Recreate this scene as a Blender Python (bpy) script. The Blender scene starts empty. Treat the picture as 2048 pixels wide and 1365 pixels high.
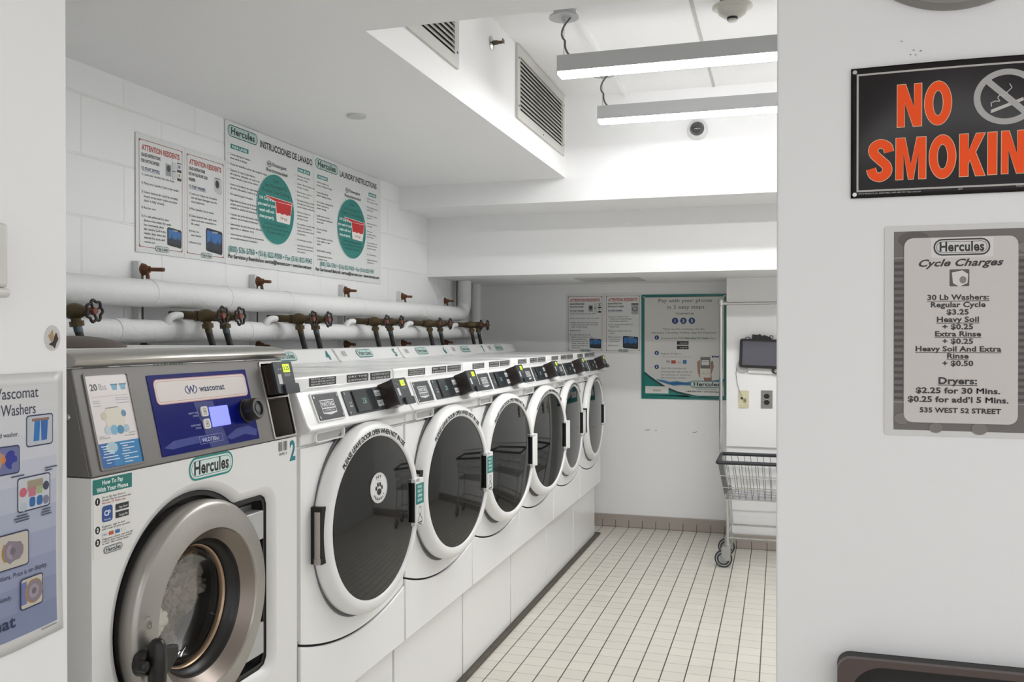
import bpy, bmesh, math, random
from mathutils import Vector, Matrix, noise
from mathutils.geometry import tessellate_polygon
random.seed(7)
C = bpy.context
SC = C.scene
COL = SC.collection
PI = math.pi
R = math.radians

# ------------------------------------------------------------------ camera, world, big lights, exposure
FPX = 1764.0
cam = bpy.data.cameras.new('camera')
cam.sensor_width = 36.0
cam.lens = 36.0 * FPX / 2048.0
cam.clip_start = 0.02
co = bpy.data.objects.new('camera', cam)
COL.objects.link(co)
co.location = (0, 0, 1.46)
co.rotation_euler = (R(90) - math.atan(10.5 / FPX), 0, math.atan(536 / FPX))
SC.camera = co
SC.view_settings.view_transform = 'Standard'
SC.view_settings.look = 'None'
SC.view_settings.gamma = 1.0
SC.view_settings.use_curve_mapping = False
SC.view_settings.exposure = 0.0

wd = bpy.data.worlds.new('world')
SC.world = wd
wd.use_nodes = True
wd.node_tree.nodes['Background'].inputs[0].default_value = (0.98, 0.98, 1.0, 1)
wd.node_tree.nodes['Background'].inputs[1].default_value = 1.13


def area(name, loc, rot, sx, sy, power, col=(1, 1, 1)):
    l = bpy.data.lights.new(name, 'AREA')
    l.shape = 'RECTANGLE'
    l.size, l.size_y, l.energy, l.color = sx, sy, power, col
    o = bpy.data.objects.new(name, l)
    COL.objects.link(o)
    o.location = loc
    o.rotation_euler = rot
    return o


# ceiling lamps of the front part of the room, behind the camera
area('ceiling_lamp', (0.9, -0.9, 2.37), (0, 0, 0), 1.2, 0.25, 9, (1.0, 1.0, 1.0))
area('ceiling_lamp', (-0.6, -0.9, 2.37), (0, 0, 0), 1.2, 0.25, 7, (1.0, 1.0, 1.0))
LENS_STRENGTH = 41.0

# ------------------------------------------------------------------ materials


def lin(c):
    c = c / 255.0
    return c / 12.92 if c <= 0.04045 else ((c + 0.055) / 1.055) ** 2.4


def rgb(h):
    if isinstance(h, str):
        h = h.lstrip('#')
        h = tuple(int(h[i:i + 2], 16) for i in (0, 2, 4))
    return (lin(h[0]), lin(h[1]), lin(h[2]), 1.0)


_mats = {}


def mat(name, col, rough=0.5, metal=0.0, emit=0.0, bump=0.0, bscale=60.0, coat=0.0, spec=0.5, var=0.0, vscale=6.0):
    if name in _mats:
        return _mats[name]
    m = bpy.data.materials.new(name)
    m.use_nodes = True
    nt = m.node_tree
    p = nt.nodes['Principled BSDF']
    p.inputs['Base Color'].default_value = rgb(col)
    p.inputs['Roughness'].default_value = rough
    p.inputs['Metallic'].default_value = metal
    p.inputs['Specular IOR Level'].default_value = spec
    if coat:
        p.inputs['Coat Weight'].default_value = coat
        p.inputs['Coat Roughness'].default_value = 0.04
    if emit:
        p.inputs['Emission Color'].default_value = rgb(col)
        p.inputs['Emission Strength'].default_value = emit
    if bump or var:
        tc = nt.nodes.new('ShaderNodeTexCoord')
        n = nt.nodes.new('ShaderNodeTexNoise')
        n.inputs['Scale'].default_value = bscale
        n.inputs['Detail'].default_value = 4
        nt.links.new(tc.outputs['Object'], n.inputs['Vector'])
        if bump:
            b = nt.nodes.new('ShaderNodeBump')
            b.inputs['Strength'].default_value = bump
            b.inputs['Distance'].default_value = 0.004
            nt.links.new(n.outputs['Fac'], b.inputs['Height'])
            nt.links.new(b.outputs['Normal'], p.inputs['Normal'])
        if var:
            n2 = nt.nodes.new('ShaderNodeTexNoise')
            n2.inputs['Scale'].default_value = vscale
            n2.inputs['Detail'].default_value = 5
            nt.links.new(tc.outputs['Object'], n2.inputs['Vector'])
            mx = nt.nodes.new('ShaderNodeMix')
            mx.data_type = 'RGBA'
            a = rgb(col)
            mx.inputs[6].default_value = tuple(x * (1 - var) for x in a[:3]) + (1,)
            mx.inputs[7].default_value = tuple(min(1, x * (1 + var)) for x in a[:3]) + (1,)
            nt.links.new(n2.outputs['Fac'], mx.inputs[0])
            nt.links.new(mx.outputs[2], p.inputs['Base Color'])
    _mats[name] = m
    return m


def ink(col, rough=0.45, emit=0.0):
    return mat('ink_%s_%d_%g' % (col, int(rough * 100), emit), col, rough, emit=emit)


M_WALL = mat('wall_paint', '#f1f1f1', 0.55, bump=0.06, bscale=90)
M_CEIL = mat('ceiling_paint', '#f3f3f3', 0.7, bump=0.05, bscale=60)
M_WHITE = mat('white_enamel', '#f0f0ef', 0.22, coat=0.25)
M_PLAST = mat('white_plastic', '#ececeb', 0.28)
M_WASH = mat('washer_enamel', '#e8e7e5', 0.28)
M_CHAR = mat('charcoal_plastic', '#3d4043', 0.45)
M_GASK = mat('grey_gasket', '#6d6e6f', 0.6)
M_BLACK = mat('black_plastic', '#161413', 0.35)
M_DBROWN = mat('dark_brown_plastic', '#2a201d', 0.3)
M_PANEL = mat('grey_panel_metal', '#767370', 0.42, metal=0.2)
M_STEEL = mat('brushed_steel', '#b5b2ad', 0.3, metal=0.9)
M_RING = mat('ring_steel', '#a9a59f', 0.33, metal=0.8)
M_DRUM = mat('drum_steel', '#8d8984', 0.35, metal=0.8)
M_CHROME = mat('chrome', '#c4c4c2', 0.18, metal=1.0)
M_GLASSD = mat('dark_door_glass', '#0d0e0e', 0.04, spec=0.45)
M_PIPE = mat('painted_pipe_wrap', '#e6e7e6', 0.6, bump=0.7, bscale=35, var=0.03)
M_GALV = mat('painted_channel', '#dcdddc', 0.5, bump=0.2)
M_RUST = mat('rusty_iron', '#6b4630', 0.8, bump=0.6, bscale=120, var=0.4, vscale=60)
M_BRASS = mat('aged_brass', '#5b4d35', 0.5, metal=0.4, bump=0.4, bscale=80, var=0.6, vscale=35)
M_WHEEL = mat('dark_wheel_iron', '#261b17', 0.55)
M_HOSE = mat('black_rubber_hose', '#2b2a29', 0.5)
M_HOUS = mat('fixture_aluminium', '#b4b5b5', 0.5)
M_LENS = mat('lamp_lens', '#ffffff', 0.5, emit=LENS_STRENGTH)
M_LOUV = mat('grille_paint', '#c9c8c2', 0.5)
M_VOID = mat('dark_void', '#1a1a19', 0.8)  # black for painted-in shade of gaps and hollows; also the grille screws
M_IVORY = mat('ivory_plastic', '#d9d2b0', 0.4)


def tile_mat(name, axes, pitch, phase, gw, base, grout, half=0.0, faint=1.0):
    """square tiles with grout on world position; axes e.g. 'XY'; gw = grout widths per axis"""
    m = bpy.data.materials.new(name)
    m.use_nodes = True
    nt = m.node_tree
    p = nt.nodes['Principled BSDF']
    p.inputs['Roughness'].default_value = 0.35
    g = nt.nodes.new('ShaderNodeNewGeometry')
    sp = nt.nodes.new('ShaderNodeSeparateXYZ')
    nt.links.new(g.outputs['Position'], sp.inputs[0])

    def mth(op, a, b=None):
        n = nt.nodes.new('ShaderNodeMath')
        n.operation = op
        for i, v in enumerate((a, b)):
            if v is None:
                continue
            if isinstance(v, (int, float)):
                n.inputs[i].default_value = v
            else:
                nt.links.new(v, n.inputs[i])
        return n.outputs[0]
    facs = []
    ids = []
    for k, ax in enumerate(axes):
        v = mth('DIVIDE', mth('SUBTRACT', sp.outputs['XYZ'.index(ax)], phase[k]), pitch)
        ids.append(mth('FLOOR', v))
        fr = mth('ABSOLUTE', mth('SUBTRACT', mth('FRACT', mth('ADD', v, 0.5)), 0.5))
        f = mth('LESS_THAN', fr, gw[k] / pitch / 2)
        if k == 1:
            f = mth('MULTIPLY', f, faint)
        facs.append(f)
    f = facs[0]
    for q in facs[1:]:
        f = mth('MAXIMUM', f, q)
    if half:
        f = mth('MULTIPLY', f, mth('LESS_THAN', sp.outputs[2], half))
    cid = nt.nodes.new('ShaderNodeCombineXYZ')
    for k, i in enumerate(ids):
        nt.links.new(i, cid.inputs[k])
    wn = nt.nodes.new('ShaderNodeTexWhiteNoise')
    nt.links.new(cid.outputs[0], wn.inputs['Vector'])
    ns = nt.nodes.new('ShaderNodeTexNoise')
    ns.inputs['Scale'].default_value = 3.0
    ns.inputs['Detail'].default_value = 6
    nt.links.new(g.outputs['Position'], ns.inputs['Vector'])
    va = mth('ADD', mth('MULTIPLY', wn.outputs['Value'], 0.06), mth('MULTIPLY', ns.outputs['Fac'], 0.12))
    va = mth('ADD', va, 0.90)
    mx0 = nt.nodes.new('ShaderNodeMix')
    mx0.data_type = 'RGBA'
    mx0.blend_type = 'MULTIPLY'
    mx0.inputs[0].default_value = 1
    mx0.inputs[6].default_value = rgb(base)
    nt.links.new(va, mx0.inputs[7])
    mx = nt.nodes.new('ShaderNodeMix')
    mx.data_type = 'RGBA'
    nt.links.new(f, mx.inputs[0])
    nt.links.new(mx0.outputs[2], mx.inputs[6])
    mx.inputs[7].default_value = rgb(grout)
    nt.links.new(mx.outputs[2], p.inputs['Base Color'])
    b = nt.nodes.new('ShaderNodeBump')
    b.inputs['Strength'].default_value = 0.4
    b.inputs['Distance'].default_value = 0.002
    nt.links.new(mth('SUBTRACT', 1.0, f), b.inputs['Height'])
    nt.links.new(b.outputs['Normal'], p.inputs['Normal'])
    return m


def block_mat():
    """painted concrete block, courses along Y on the left wall"""
    m = bpy.data.materials.new('painted_block')
    m.use_nodes = True
    nt = m.node_tree
    p = nt.nodes['Principled BSDF']
    p.inputs['Roughness'].default_value = 0.5
    g = nt.nodes.new('ShaderNodeNewGeometry')
    sp = nt.nodes.new('ShaderNodeSeparateXYZ')
    cb = nt.nodes.new('ShaderNodeCombineXYZ')
    nt.links.new(g.outputs['Position'], sp.inputs[0])
    nt.links.new(sp.outputs[1], cb.inputs[0])
    nt.links.new(sp.outputs[2], cb.inputs[1])
    mp = nt.nodes.new('ShaderNodeMapping')
    mp.inputs['Location'].default_value = (-0.197, 0.0115, 0)
    nt.links.new(cb.outputs[0], mp.inputs['Vector'])
    br = nt.nodes.new('ShaderNodeTexBrick')
    br.inputs['Scale'].default_value = 1.0
    br.inputs['Brick Width'].default_value = 0.41
    br.inputs['Row Height'].default_value = 0.209
    br.inputs['Mortar Size'].default_value = 0.005
    br.inputs['Mortar Smooth'].default_value = 0.6
    br.inputs['Color1'].default_value = rgb('#f1f2f2')
    br.inputs['Color2'].default_value = rgb('#eff0f0')
    br.inputs['Mortar'].default_value = rgb('#ecedec')
    nt.links.new(mp.outputs[0], br.inputs['Vector'])
    nt.links.new(br.outputs['Color'], p.inputs['Base Color'])
    b = nt.nodes.new('ShaderNodeBump')
    b.invert = True
    b.inputs['Strength'].default_value = 0.45
    b.inputs['Distance'].default_value = 0.006
    ns = nt.nodes.new('ShaderNodeTexNoise')
    ns.inputs['Scale'].default_value = 70
    nt.links.new(g.outputs['Position'], ns.inputs['Vector'])
    ad = nt.nodes.new('ShaderNodeMath')
    ad.operation = 'MULTIPLY_ADD'
    nt.links.new(ns.outputs['Fac'], ad.inputs[0])
    ad.inputs[1].default_value = 0.15
    nt.links.new(br.outputs['Fac'], ad.inputs[2])
    nt.links.new(ad.outputs[0], b.inputs['Height'])
    nt.links.new(b.outputs['Normal'], p.inputs['Normal'])
    return m


def pane_mat(name, tint, refl=1.0):
    m = bpy.data.materials.new(name)
    m.use_nodes = True
    nt = m.node_tree
    nt.nodes.remove(nt.nodes['Principled BSDF'])
    out = nt.nodes['Material Output']
    tr = nt.nodes.new('ShaderNodeBsdfTransparent')
    tr.inputs[0].default_value = tint
    gl = nt.nodes.new('ShaderNodeBsdfGlossy')
    gl.inputs['Roughness'].default_value = 0.03
    fr = nt.nodes.new('ShaderNodeFresnel')
    fr.inputs['IOR'].default_value = 1.45
    mu = nt.nodes.new('ShaderNodeMath')
    mu.operation = 'MULTIPLY'
    mu.inputs[1].default_value = refl
    nt.links.new(fr.outputs[0], mu.inputs[0])
    mx = nt.nodes.new('ShaderNodeMixShader')
    nt.links.new(mu.outputs[0], mx.inputs[0])
    nt.links.new(tr.outputs[0], mx.inputs[1])
    nt.links.new(gl.outputs[0], mx.inputs[2])
    nt.links.new(mx.outputs[0], out.inputs[0])
    return m


M_PANE = pane_mat('clear_door_glass', (0.93, 0.92, 0.90, 1), 0.22)
M_LAM = pane_mat('laminate_film', (0.97, 0.97, 0.97, 1), 0.5)

# ------------------------------------------------------------------ object helpers


def props(o, label=None, cat=None, group=None, kind=None):
    if label:
        o['label'] = label
    if cat:
        o['category'] = cat
    if group:
        o['group'] = group
    if kind:
        o['kind'] = kind
    return o


def empty(name, loc, label=None, cat=None, group=None, rz=0.0):
    o = bpy.data.objects.new(name, None)
    o.empty_display_size = 0.05
    COL.objects.link(o)
    o.location = loc
    o.rotation_euler = (0, 0, rz)
    return props(o, label, cat, group)


def finish(name, bm, mats, parent=None, bevel=0.0, seg=2, angle=35, smooth=True, local=False, flat=False):
    """link the bmesh as one mesh object. Geometry is in the parent's local space."""
    if not flat:
        bmesh.ops.recalc_face_normals(bm, faces=bm.faces)
    me = bpy.data.meshes.new(name)
    bm.to_mesh(me)
    bm.free()
    if not isinstance(mats, (list, tuple)):
        mats = [mats]
    for m in mats:
        me.materials.append(m)
    if smooth:
        for p in me.polygons:
            p.use_smooth = True
        me.set_sharp_from_angle(angle=R(angle))
    o = bpy.data.objects.new(name, me)
    COL.objects.link(o)
    if parent:
        o.parent = parent
    if bevel:
        b = o.modifiers.new('bevel', 'BEVEL')
        b.width = bevel
        b.segments = seg
        b.limit_method = 'ANGLE'
        b.angle_limit = R(40)
        b.harden_normals = False
    return o


def origin_to(o, loc):
    """move a top-level mesh object's origin without moving its geometry"""
    loc = Vector(loc)
    o.data.transform(Matrix.Translation(-loc))
    o.location = loc
    return o


def new():
    return bmesh.new()


def setmi(faces, mi):
    for f in faces:
        f.material_index = mi


def box(bm, x0, x1, y0, y1, z0, z1, mi=0):
    vs = [bm.verts.new((x, y, z)) for x in (x0, x1) for y in (y0, y1) for z in (z0, z1)]
    fs = [(0, 1, 3, 2), (4, 6, 7, 5), (0, 4, 5, 1), (2, 3, 7, 6), (0, 2, 6, 4), (1, 5, 7, 3)]
    out = [bm.faces.new([vs[i] for i in f]) for f in fs]
    setmi(out, mi)
    return out


def basis(d):
    d = d.normalized()
    a = Vector((0, 0, 1)) if abs(d.z) < 0.9 else Vector((1, 0, 0))
    u = d.cross(a).normalized()
    return u, d.cross(u).normalized()


def tube(bm, pts, r, n=10, closed=False, caps=True, mi=0):
    pts = [Vector(p) for p in pts]
    N = len(pts)
    rs = r if isinstance(r, (list, tuple)) else [r] * N
    rings = []
    u = None
    for i, p in enumerate(pts):
        if closed:
            d = pts[(i + 1) % N] - pts[i - 1]
        else:
            d = pts[min(i + 1, N - 1)] - pts[max(i - 1, 0)]
        d = d.normalized()
        if u is None:
            u, v = basis(d)
        else:
            u = (u - d * u.dot(d)).normalized()
            v = d.cross(u)
        rings.append([bm.verts.new(p + (u * math.cos(2 * PI * k / n) + v * math.sin(2 * PI * k / n)) * rs[i]) for k in range(n)])
    fs = []
    M = N if closed else N - 1
    for i in range(M):
        a, b = rings[i], rings[(i + 1) % N]
        for k in range(n):
            fs.append(bm.faces.new((a[k], a[(k + 1) % n], b[(k + 1) % n], b[k])))
    if caps and not closed:
        fs.append(bm.faces.new(rings[0][::-1]))
        fs.append(bm.faces.new(rings[-1]))
    setmi(fs, mi)
    return fs


def cyl(bm, a, b, r0, r1=None, n=24, mi=0):
    return tube(bm, [a, b], [r0, r0 if r1 is None else r1], n=n, mi=mi)


def lathe(bm, prof, org, axis='X', n=48, cap0=False, cap1=False, mi=0):
    """prof: list of (ra, rb, h): semi axes across and height along the axis"""
    org = Vector(org)
    rings = []
    for ra, rb, h in prof:
        ring = []
        for k in range(n):
            t = 2 * PI * k / n
            c, s = math.cos(t) * ra, math.sin(t) * rb
            if axis == 'X':
                v = Vector((h, c, s))
            elif axis == 'Y':
                v = Vector((c, h, s))
            else:
                v = Vector((c, s, h))
            ring.append(bm.verts.new(org + v))
        rings.append(ring)
    fs = []
    for a, b in zip(rings[:-1], rings[1:]):
        for k in range(n):
            fs.append(bm.faces.new((a[k], a[(k + 1) % n], b[(k + 1) % n], b[k])))
    if cap0:
        fs.append(bm.faces.new(rings[0]))
    if cap1:
        fs.append(bm.faces.new(rings[-1]))
    setmi(fs, mi)
    return fs


def circ(cu, cv, a, b=None, n=32, t0=0.0, t1=2 * PI):
    b = a if b is None else b
    full = abs(t1 - t0 - 2 * PI) < 1e-6
    m = n if full else n - 1
    return [(cu + a * math.cos(t0 + (t1 - t0) * k / m), cv + b * math.sin(t0 + (t1 - t0) * k / m)) for k in range(n)]


def rrect(u0, v0, u1, v1, r, n=5):
    out = []
    for cx, cy, t in ((u1 - r, v0 + r, -PI / 2), (u1 - r, v1 - r, 0), (u0 + r, v1 - r, PI / 2), (u0 + r, v0 + r, PI)):
        for k in range(n):
            a = t + PI / 2 * k / (n - 1)
            out.append((cx + r * math.cos(a), cy + r * math.sin(a)))
    return out


def plate(bm, outer, holes, mp, d0, d1, mi=0, back=True):
    """extruded plate with holes. mp(u,v,d)->Vector"""
    loops = [outer] + list(holes)
    flat = [p for l in loops for p in l]
    tris = tessellate_polygon([[Vector((p[0], p[1], 0)) for p in l] for l in loops])
    fr = [bm.verts.new(mp(p[0], p[1], d1)) for p in flat]
    bk = [bm.verts.new(mp(p[0], p[1], d0)) for p in flat]
    fs = []
    for t in tris:
        try:
            fs.append(bm.faces.new([fr[i] for i in t]))
            if back:
                fs.append(bm.faces.new([bk[i] for i in reversed(t)]))
        except ValueError:
            pass
    i0 = 0
    for l in loops:
        n = len(l)
        for k in range(n):
            a, b = i0 + k, i0 + (k + 1) % n
            fs.append(bm.faces.new((fr[a], fr[b], bk[b], bk[a])))
        i0 += n
    setmi(fs, mi)
    return fs


def frameX(x):          # facing +X: u = y, v = z
    return lambda u, v, d: Vector((x + d, u, v))


def frameY(y):          # facing -Y: u = x, v = z
    return lambda u, v, d: Vector((u, y - d, v))


# ------------------------------------------------------------------ lettering: glyphs of the built-in font turned into triangles
GL = {}
CAP = {}


def make_glyphs():
    chars = [chr(c) for c in range(33, 127)] + ['\u2022', '\u2019']
    tmp = []
    for bold, off in ((0, 0.005), (1, 0.030)):
        for ch in chars + ['||']:
            for kind in ('g', 'w'):
                if ch == '||' and kind == 'w':
                    continue
                cu = bpy.data.curves.new('g', 'FONT')
                cu.body = ch if kind == 'g' else '|' + ch + '|'
                cu.resolution_u = 3
                cu.offset = off if kind == 'g' and ch != 'M' else 0
                cu.size = 1.0
                o = bpy.data.objects.new('g', cu)
                COL.objects.link(o)
                tmp.append((bold, ch, kind, o))
    dg = C.evaluated_depsgraph_get()
    dg.update()
    wbar = {}
    for bold, ch, kind, o in tmp:
        me = bpy.data.meshes.new_from_object(o.evaluated_get(dg))
        vs = [(v.co.x, v.co.y) for v in me.vertices]
        if kind == 'g':
            fs = [tuple(p.vertices) for p in me.polygons]
            if ch == '||':
                wbar[bold] = max(v[0] for v in vs) - min(v[0] for v in vs)
            else:
                GL[(bold, ch)] = [vs, fs, 0.5]
        else:
            GL[(bold, ch)][2] = max(v[0] for v in vs) - min(v[0] for v in vs)
        bpy.data.meshes.remove(me)
    # '||' is bar + advance: subtract it to leave the advance of the char alone
    for bold in (0, 1):
        for ch in chars:
            g = GL[(bold, ch)]
            g[2] = g[2] - wbar[0] + (0.03 if bold else 0.0)
        CAP[bold] = max(v[1] for v in GL[(bold, 'H')][0])
    vs, fs, ad = GL[(1, 'M')]       # heavier M: two shifted copies
    n = len(vs)
    GL[(1, 'M')] = [[(x - 0.02, y) for x, y in vs] + [(x + 0.02, y) for x, y in vs], fs + [tuple(i + n for i in f) for f in fs], ad]
    for bold, ch, kind, o in tmp:
        cu = o.data
        bpy.data.objects.remove(o)
        bpy.data.curves.remove(cu)


make_glyphs()


def text_w(s, bold):
    return sum(0.28 if ch == ' ' else GL[(bold, ch)][2] for ch in s)


class Sheet:
    """flat printed graphics laid on a surface: coloured shapes and lettering, one mesh, one material per ink"""

    def __init__(self, mp, lift=0.0003, step=0.00003, rough=0.4):
        self.mp, self.lift, self.step, self.rough = mp, lift, step, rough
        self.v, self.f, self.m, self.mi, self.k = [], [], [], [], 0

    def _mi(self, col):
        if isinstance(col, str):
            col = ink(col, self.rough)
        if col not in self.m:
            self.m.append(col)
        return self.m.index(col)

    def poly(self, pts, col, holes=()):
        loops = [list(pts)] + [list(h) for h in holes]
        tris = tessellate_polygon([[Vector((p[0], p[1], 0)) for p in l] for l in loops])
        self.k += 1
        d = self.lift + self.step * self.k
        i0 = len(self.v)
        for l in loops:
            for p in l:
                self.v.append(self.mp(p[0], p[1], d))
        mi = self._mi(col)
        for t in tris:
            self.f.append(tuple(i0 + i for i in t))
            self.mi.append(mi)
        return self

    def rect(self, u0, v0, u1, v1, col):
        return self.poly([(u0, v0), (u1, v0), (u1, v1), (u0, v1)], col)

    def rrect(self, u0, v0, u1, v1, r, col):
        return self.poly(rrect(u0, v0, u1, v1, r), col)

    def ell(self, cu, cv, a, b, col, n=32):
        return self.poly(circ(cu, cv, a, b, n), col)

    def ring(self, outer, inner, col):
        return self.poly(outer, col, [inner])

    def line(self, pts, w, col):
        for (a, b), (c, d) in zip(pts[:-1], pts[1:]):
            L = math.hypot(c - a, d - b) or 1
            nx, ny = -(d - b) / L * w / 2, (c - a) / L * w / 2
            self.poly([(a + nx, b + ny), (c + nx, d + ny), (c - nx, d - ny), (a - nx, b - ny)], col)
            self.k -= 1
        self.k += 1
        return self

    def text(self, s, u, v, h, col='#1c1c1c', al='l', w=None, bold=0, sx=1.0, skew=0.0, f=None):
        """h = cap height; (u, v) = baseline start / centre / end; w = exact width"""
        sc = h / CAP[bold]
        nat = text_w(s, bold) * sc
        if w:
            sx = w / nat
        tot = nat * sx
        x = u - (0 if al == 'l' else tot / 2 if al == 'c' else tot)
        self.k += 1
        d = self.lift + self.step * self.k
        mi = self._mi(col)
        for ch in s:
            if ch == ' ':
                x += 0.28 * sc * sx
                continue
            vs, fs, ad = GL[(bold, ch)]
            i0 = len(self.v)
            for a, b in vs:
                uu, vv = x + (a + skew * b) * sc * sx, v + b * sc
                if f:
                    uu, vv = f(uu, vv)
                self.v.append(self.mp(uu, vv, d))
            for t in fs:
                self.f.append(tuple(i0 + i for i in t))
                self.mi.append(mi)
            x += ad * sc * sx
        return self

    def arc_text(self, s, cu, cv, a, b, t0, t1, h, col, bold=0, sx=1.0):
        """letters standing on an ellipse between angles t0 > t1 (degrees), read clockwise"""
        sc = h / CAP[bold]
        tot = text_w(s, bold)
        x = 0.0
        self.k += 1
        d = self.lift + self.step * self.k
        mi = self._mi(col)
        for ch in s:
            ad = 0.28 if ch == ' ' else GL[(bold, ch)][2]
            t = R(t0 + (t1 - t0) * (x + ad / 2) / tot)
            x += ad
            if ch == ' ':
                continue
            px, py = cu + a * math.cos(t), cv + b * math.sin(t)
            rt = t - PI / 2
            if t1 > t0:
                rt = t + PI / 2
            ca, sa = math.cos(rt), math.sin(rt)
            vs, fs, _ = GL[(bold, ch)]
            i0 = len(self.v)
            for q, w in vs:
                q, w = (q - ad / 2) * sc * sx, w * sc
                self.v.append(self.mp(px + q * ca - w * sa, py + q * sa + w * ca, d))
            for tt in fs:
                self.f.append(tuple(i0 + i for i in tt))
                self.mi.append(mi)
        return self

    def logo(self, u0, v0, u1, v1, edge='#1f7f78', txt='#171717', fill='#e6ebe8', fill2='#b9d6d0'):
        """capsule with the name of the laundry company"""
        h = v1 - v0
        g = h * 0.09
        self.poly(rrect(u0, v0, u1, v1, h * 0.47), edge)
        self.poly(rrect(u0 + g, v0 + g, u1 - g, v1 - g, (h - 2 * g) * 0.47), fill)
        g2 = h * 0.16
        self.poly(rrect(u0 + g2, v0 + g2, u1 - g2, v1 - g2, (h - 2 * g2) * 0.47), edge)
        g2 = h * 0.19
        self.poly(rrect(u0 + g2, v0 + g2, u1 - g2, v1 - g2, (h - 2 * g2) * 0.47), fill2)
        self.text('Hercules', (u0 + u1) / 2, v0 + h * 0.26, h * 0.56, txt, 'c', (u1 - u0) * 0.80, 1)
        return self

    def build(self, name, parent=None):
        me = bpy.data.meshes.new(name)
        me.from_pydata([tuple(q) for q in self.v], [], self.f)
        for m in self.m:
            me.materials.append(m)
        me.polygons.foreach_set('material_index', self.mi)
        me.update()
        o = bpy.data.objects.new(name, me)
        COL.objects.link(o)
        if parent:
            o.parent = parent
        return o


def copy_tree(o, parent=None):
    c = o.copy()
    COL.objects.link(c)
    if parent:
        c.parent = parent
    for ch in list(o.children):
        copy_tree(ch, c)
    return c


def shift(mp, o):
    o = Vector(o)
    return lambda u, v, d: mp(u, v, d) - o


def board(name, mp, u0, v0, u1, v1, thick, label, cat, col='#e3e4e2', rough=0.35, group=None, r=0.0):
    """flat sign: an Empty at its lower-left corner, a board and, later, its printing"""
    org = mp(u0, v0, 0)
    e = empty(name, org, label, cat, group)
    lm = shift(mp, org)
    bm = new()
    outl = rrect(u0, v0, u1, v1, r) if r else [(u0, v0), (u1, v0), (u1, v1), (u0, v1)]
    plate(bm, outl, [], lm, 0.0, thick)
    finish('board', bm, ink(col, rough), e, smooth=False)
    return e, Sheet(lm, lift=thick + 0.0003, rough=rough)


def struct(name, bm, m, **k):
    k.setdefault('smooth', False)
    return props(finish(name, bm, m, **k), kind='structure')


# ================================================================== the room
XL, YB, ZL, ZH = -2.28, 6.68, 2.391, 2.86
XR = 1.65
PX, PY = -0.0815, 3.958
M_FLOOR = tile_mat('floor_tiles', 'XY', 0.1016, (PX, PY), (0.0052, 0.0026), '#d6d2c7', '#47413a', faint=0.75)
M_BASE = tile_mat('cove_tiles', 'X', 0.1016, (PX,), (0.004,), '#a89f97', '#3b342f', half=0.055)
M_BLOCK = block_mat()
bm = new(); box(bm, -2.5, 3.2, -3.0, 6.9, -0.08, 0.0); struct('floor', bm, M_FLOOR)
bm = new(); box(bm, XL - 0.12, XL, 1.16, YB + 0.12, 0, ZH + 0.1); struct('wall_left', bm, M_BLOCK)
bm = new(); box(bm, XL, XR, YB, YB + 0.12, 0, 1.858); struct('wall_back', bm, M_WALL)
bm = new(); box(bm, XR, XR + 0.12, 1.97, YB + 0.12, 0, ZH + 0.1); struct('wall_right', bm, M_WALL)
# wall end at the left foreground, and the wall beside the opening at the right foreground
bm = new(); box(bm, XL - 0.12, -1.10, -3.0, 1.153, 0, ZL); struct('wall_nearleft', bm, M_WALL, bevel=0.004)
bm = new(); box(bm, -0.0065, 3.2, 1.85, 1.97, 0, ZL); struct('wall_nearright', bm, M_WALL, bevel=0.004)
# ceilings: low over the machines and the front room, raised over the aisle
bm = new(); plate(bm, [(-2.4, -3), (3.2, -3), (3.2, 6.8), (-2.4, 6.8)],
                  [[(-1.212, 2.452), (XR, 2.452), (XR, 5.07), (-1.212, 5.07)]],
                  lambda u, v, d: Vector((u, v, ZL + d)), 0, ZH - ZL)
struct('ceiling', bm, M_CEIL)
bm = new(); box(bm, -1.35, XR + 0.1, 2.35, 5.2, ZH, ZH + 0.08); struct('ceiling_raised', bm, M_CEIL)
# stepped bulkhead at the back
bm = new(); box(bm, XL, XR, 5.07, YB, 2.252, ZL); struct('wall_bulkhead', bm, M_WALL)
bm = new(); box(bm, XL, XR, 5.53, YB, 1.858, 2.252); struct('ceiling_bulkhead', bm, M_WALL)
# chase at the back right with a panel over it
bm = new(); box(bm, -0.352, XR, 6.24, YB, 0, 1.858); struct('wall_chase', bm, M_WALL)
bm = new(); box(bm, -0.352, 0.75, 6.222, 6.24, 0.70, 1.858); struct('trim_1', bm, M_WALL, bevel=0.003)
bm = new(); box(bm, -1.98, -0.352, 6.668, YB, 0.0, 0.098); struct('baseboard_back', bm, M_BASE, bevel=0.006)
bm = new(); box(bm, -0.352, XR, 6.226, 6.24, 0.0, 0.098); struct('baseboard_chase', bm, M_BASE, bevel=0.006)
# dark strip of old flooring along the foot of the machines
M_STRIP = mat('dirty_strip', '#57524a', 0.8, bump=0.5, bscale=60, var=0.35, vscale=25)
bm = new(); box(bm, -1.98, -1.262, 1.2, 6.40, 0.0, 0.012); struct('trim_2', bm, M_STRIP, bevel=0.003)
# flush access hatch in the low soffit, raceway and stain lines on the raised ceiling
bm = new(); box(bm, -1.36, -0.92, 5.95, 6.35, 1.853, 1.858)
struct('trim_3', bm, mat('hatch_paint', '#c2c2be', 0.6), bevel=0.002)
bm = new(); box(bm, -0.86, -0.838, 3.70, 5.07, ZH - 0.018, ZH); struct('trim_4', bm, M_CEIL)
bm = new(); box(bm, -0.365, -0.35, 2.46, 5.07, ZH - 0.003, ZH)
struct('trim_5', bm, mat('seam_filler', '#c4c3bf', 0.8, var=0.1, vscale=40))

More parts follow.
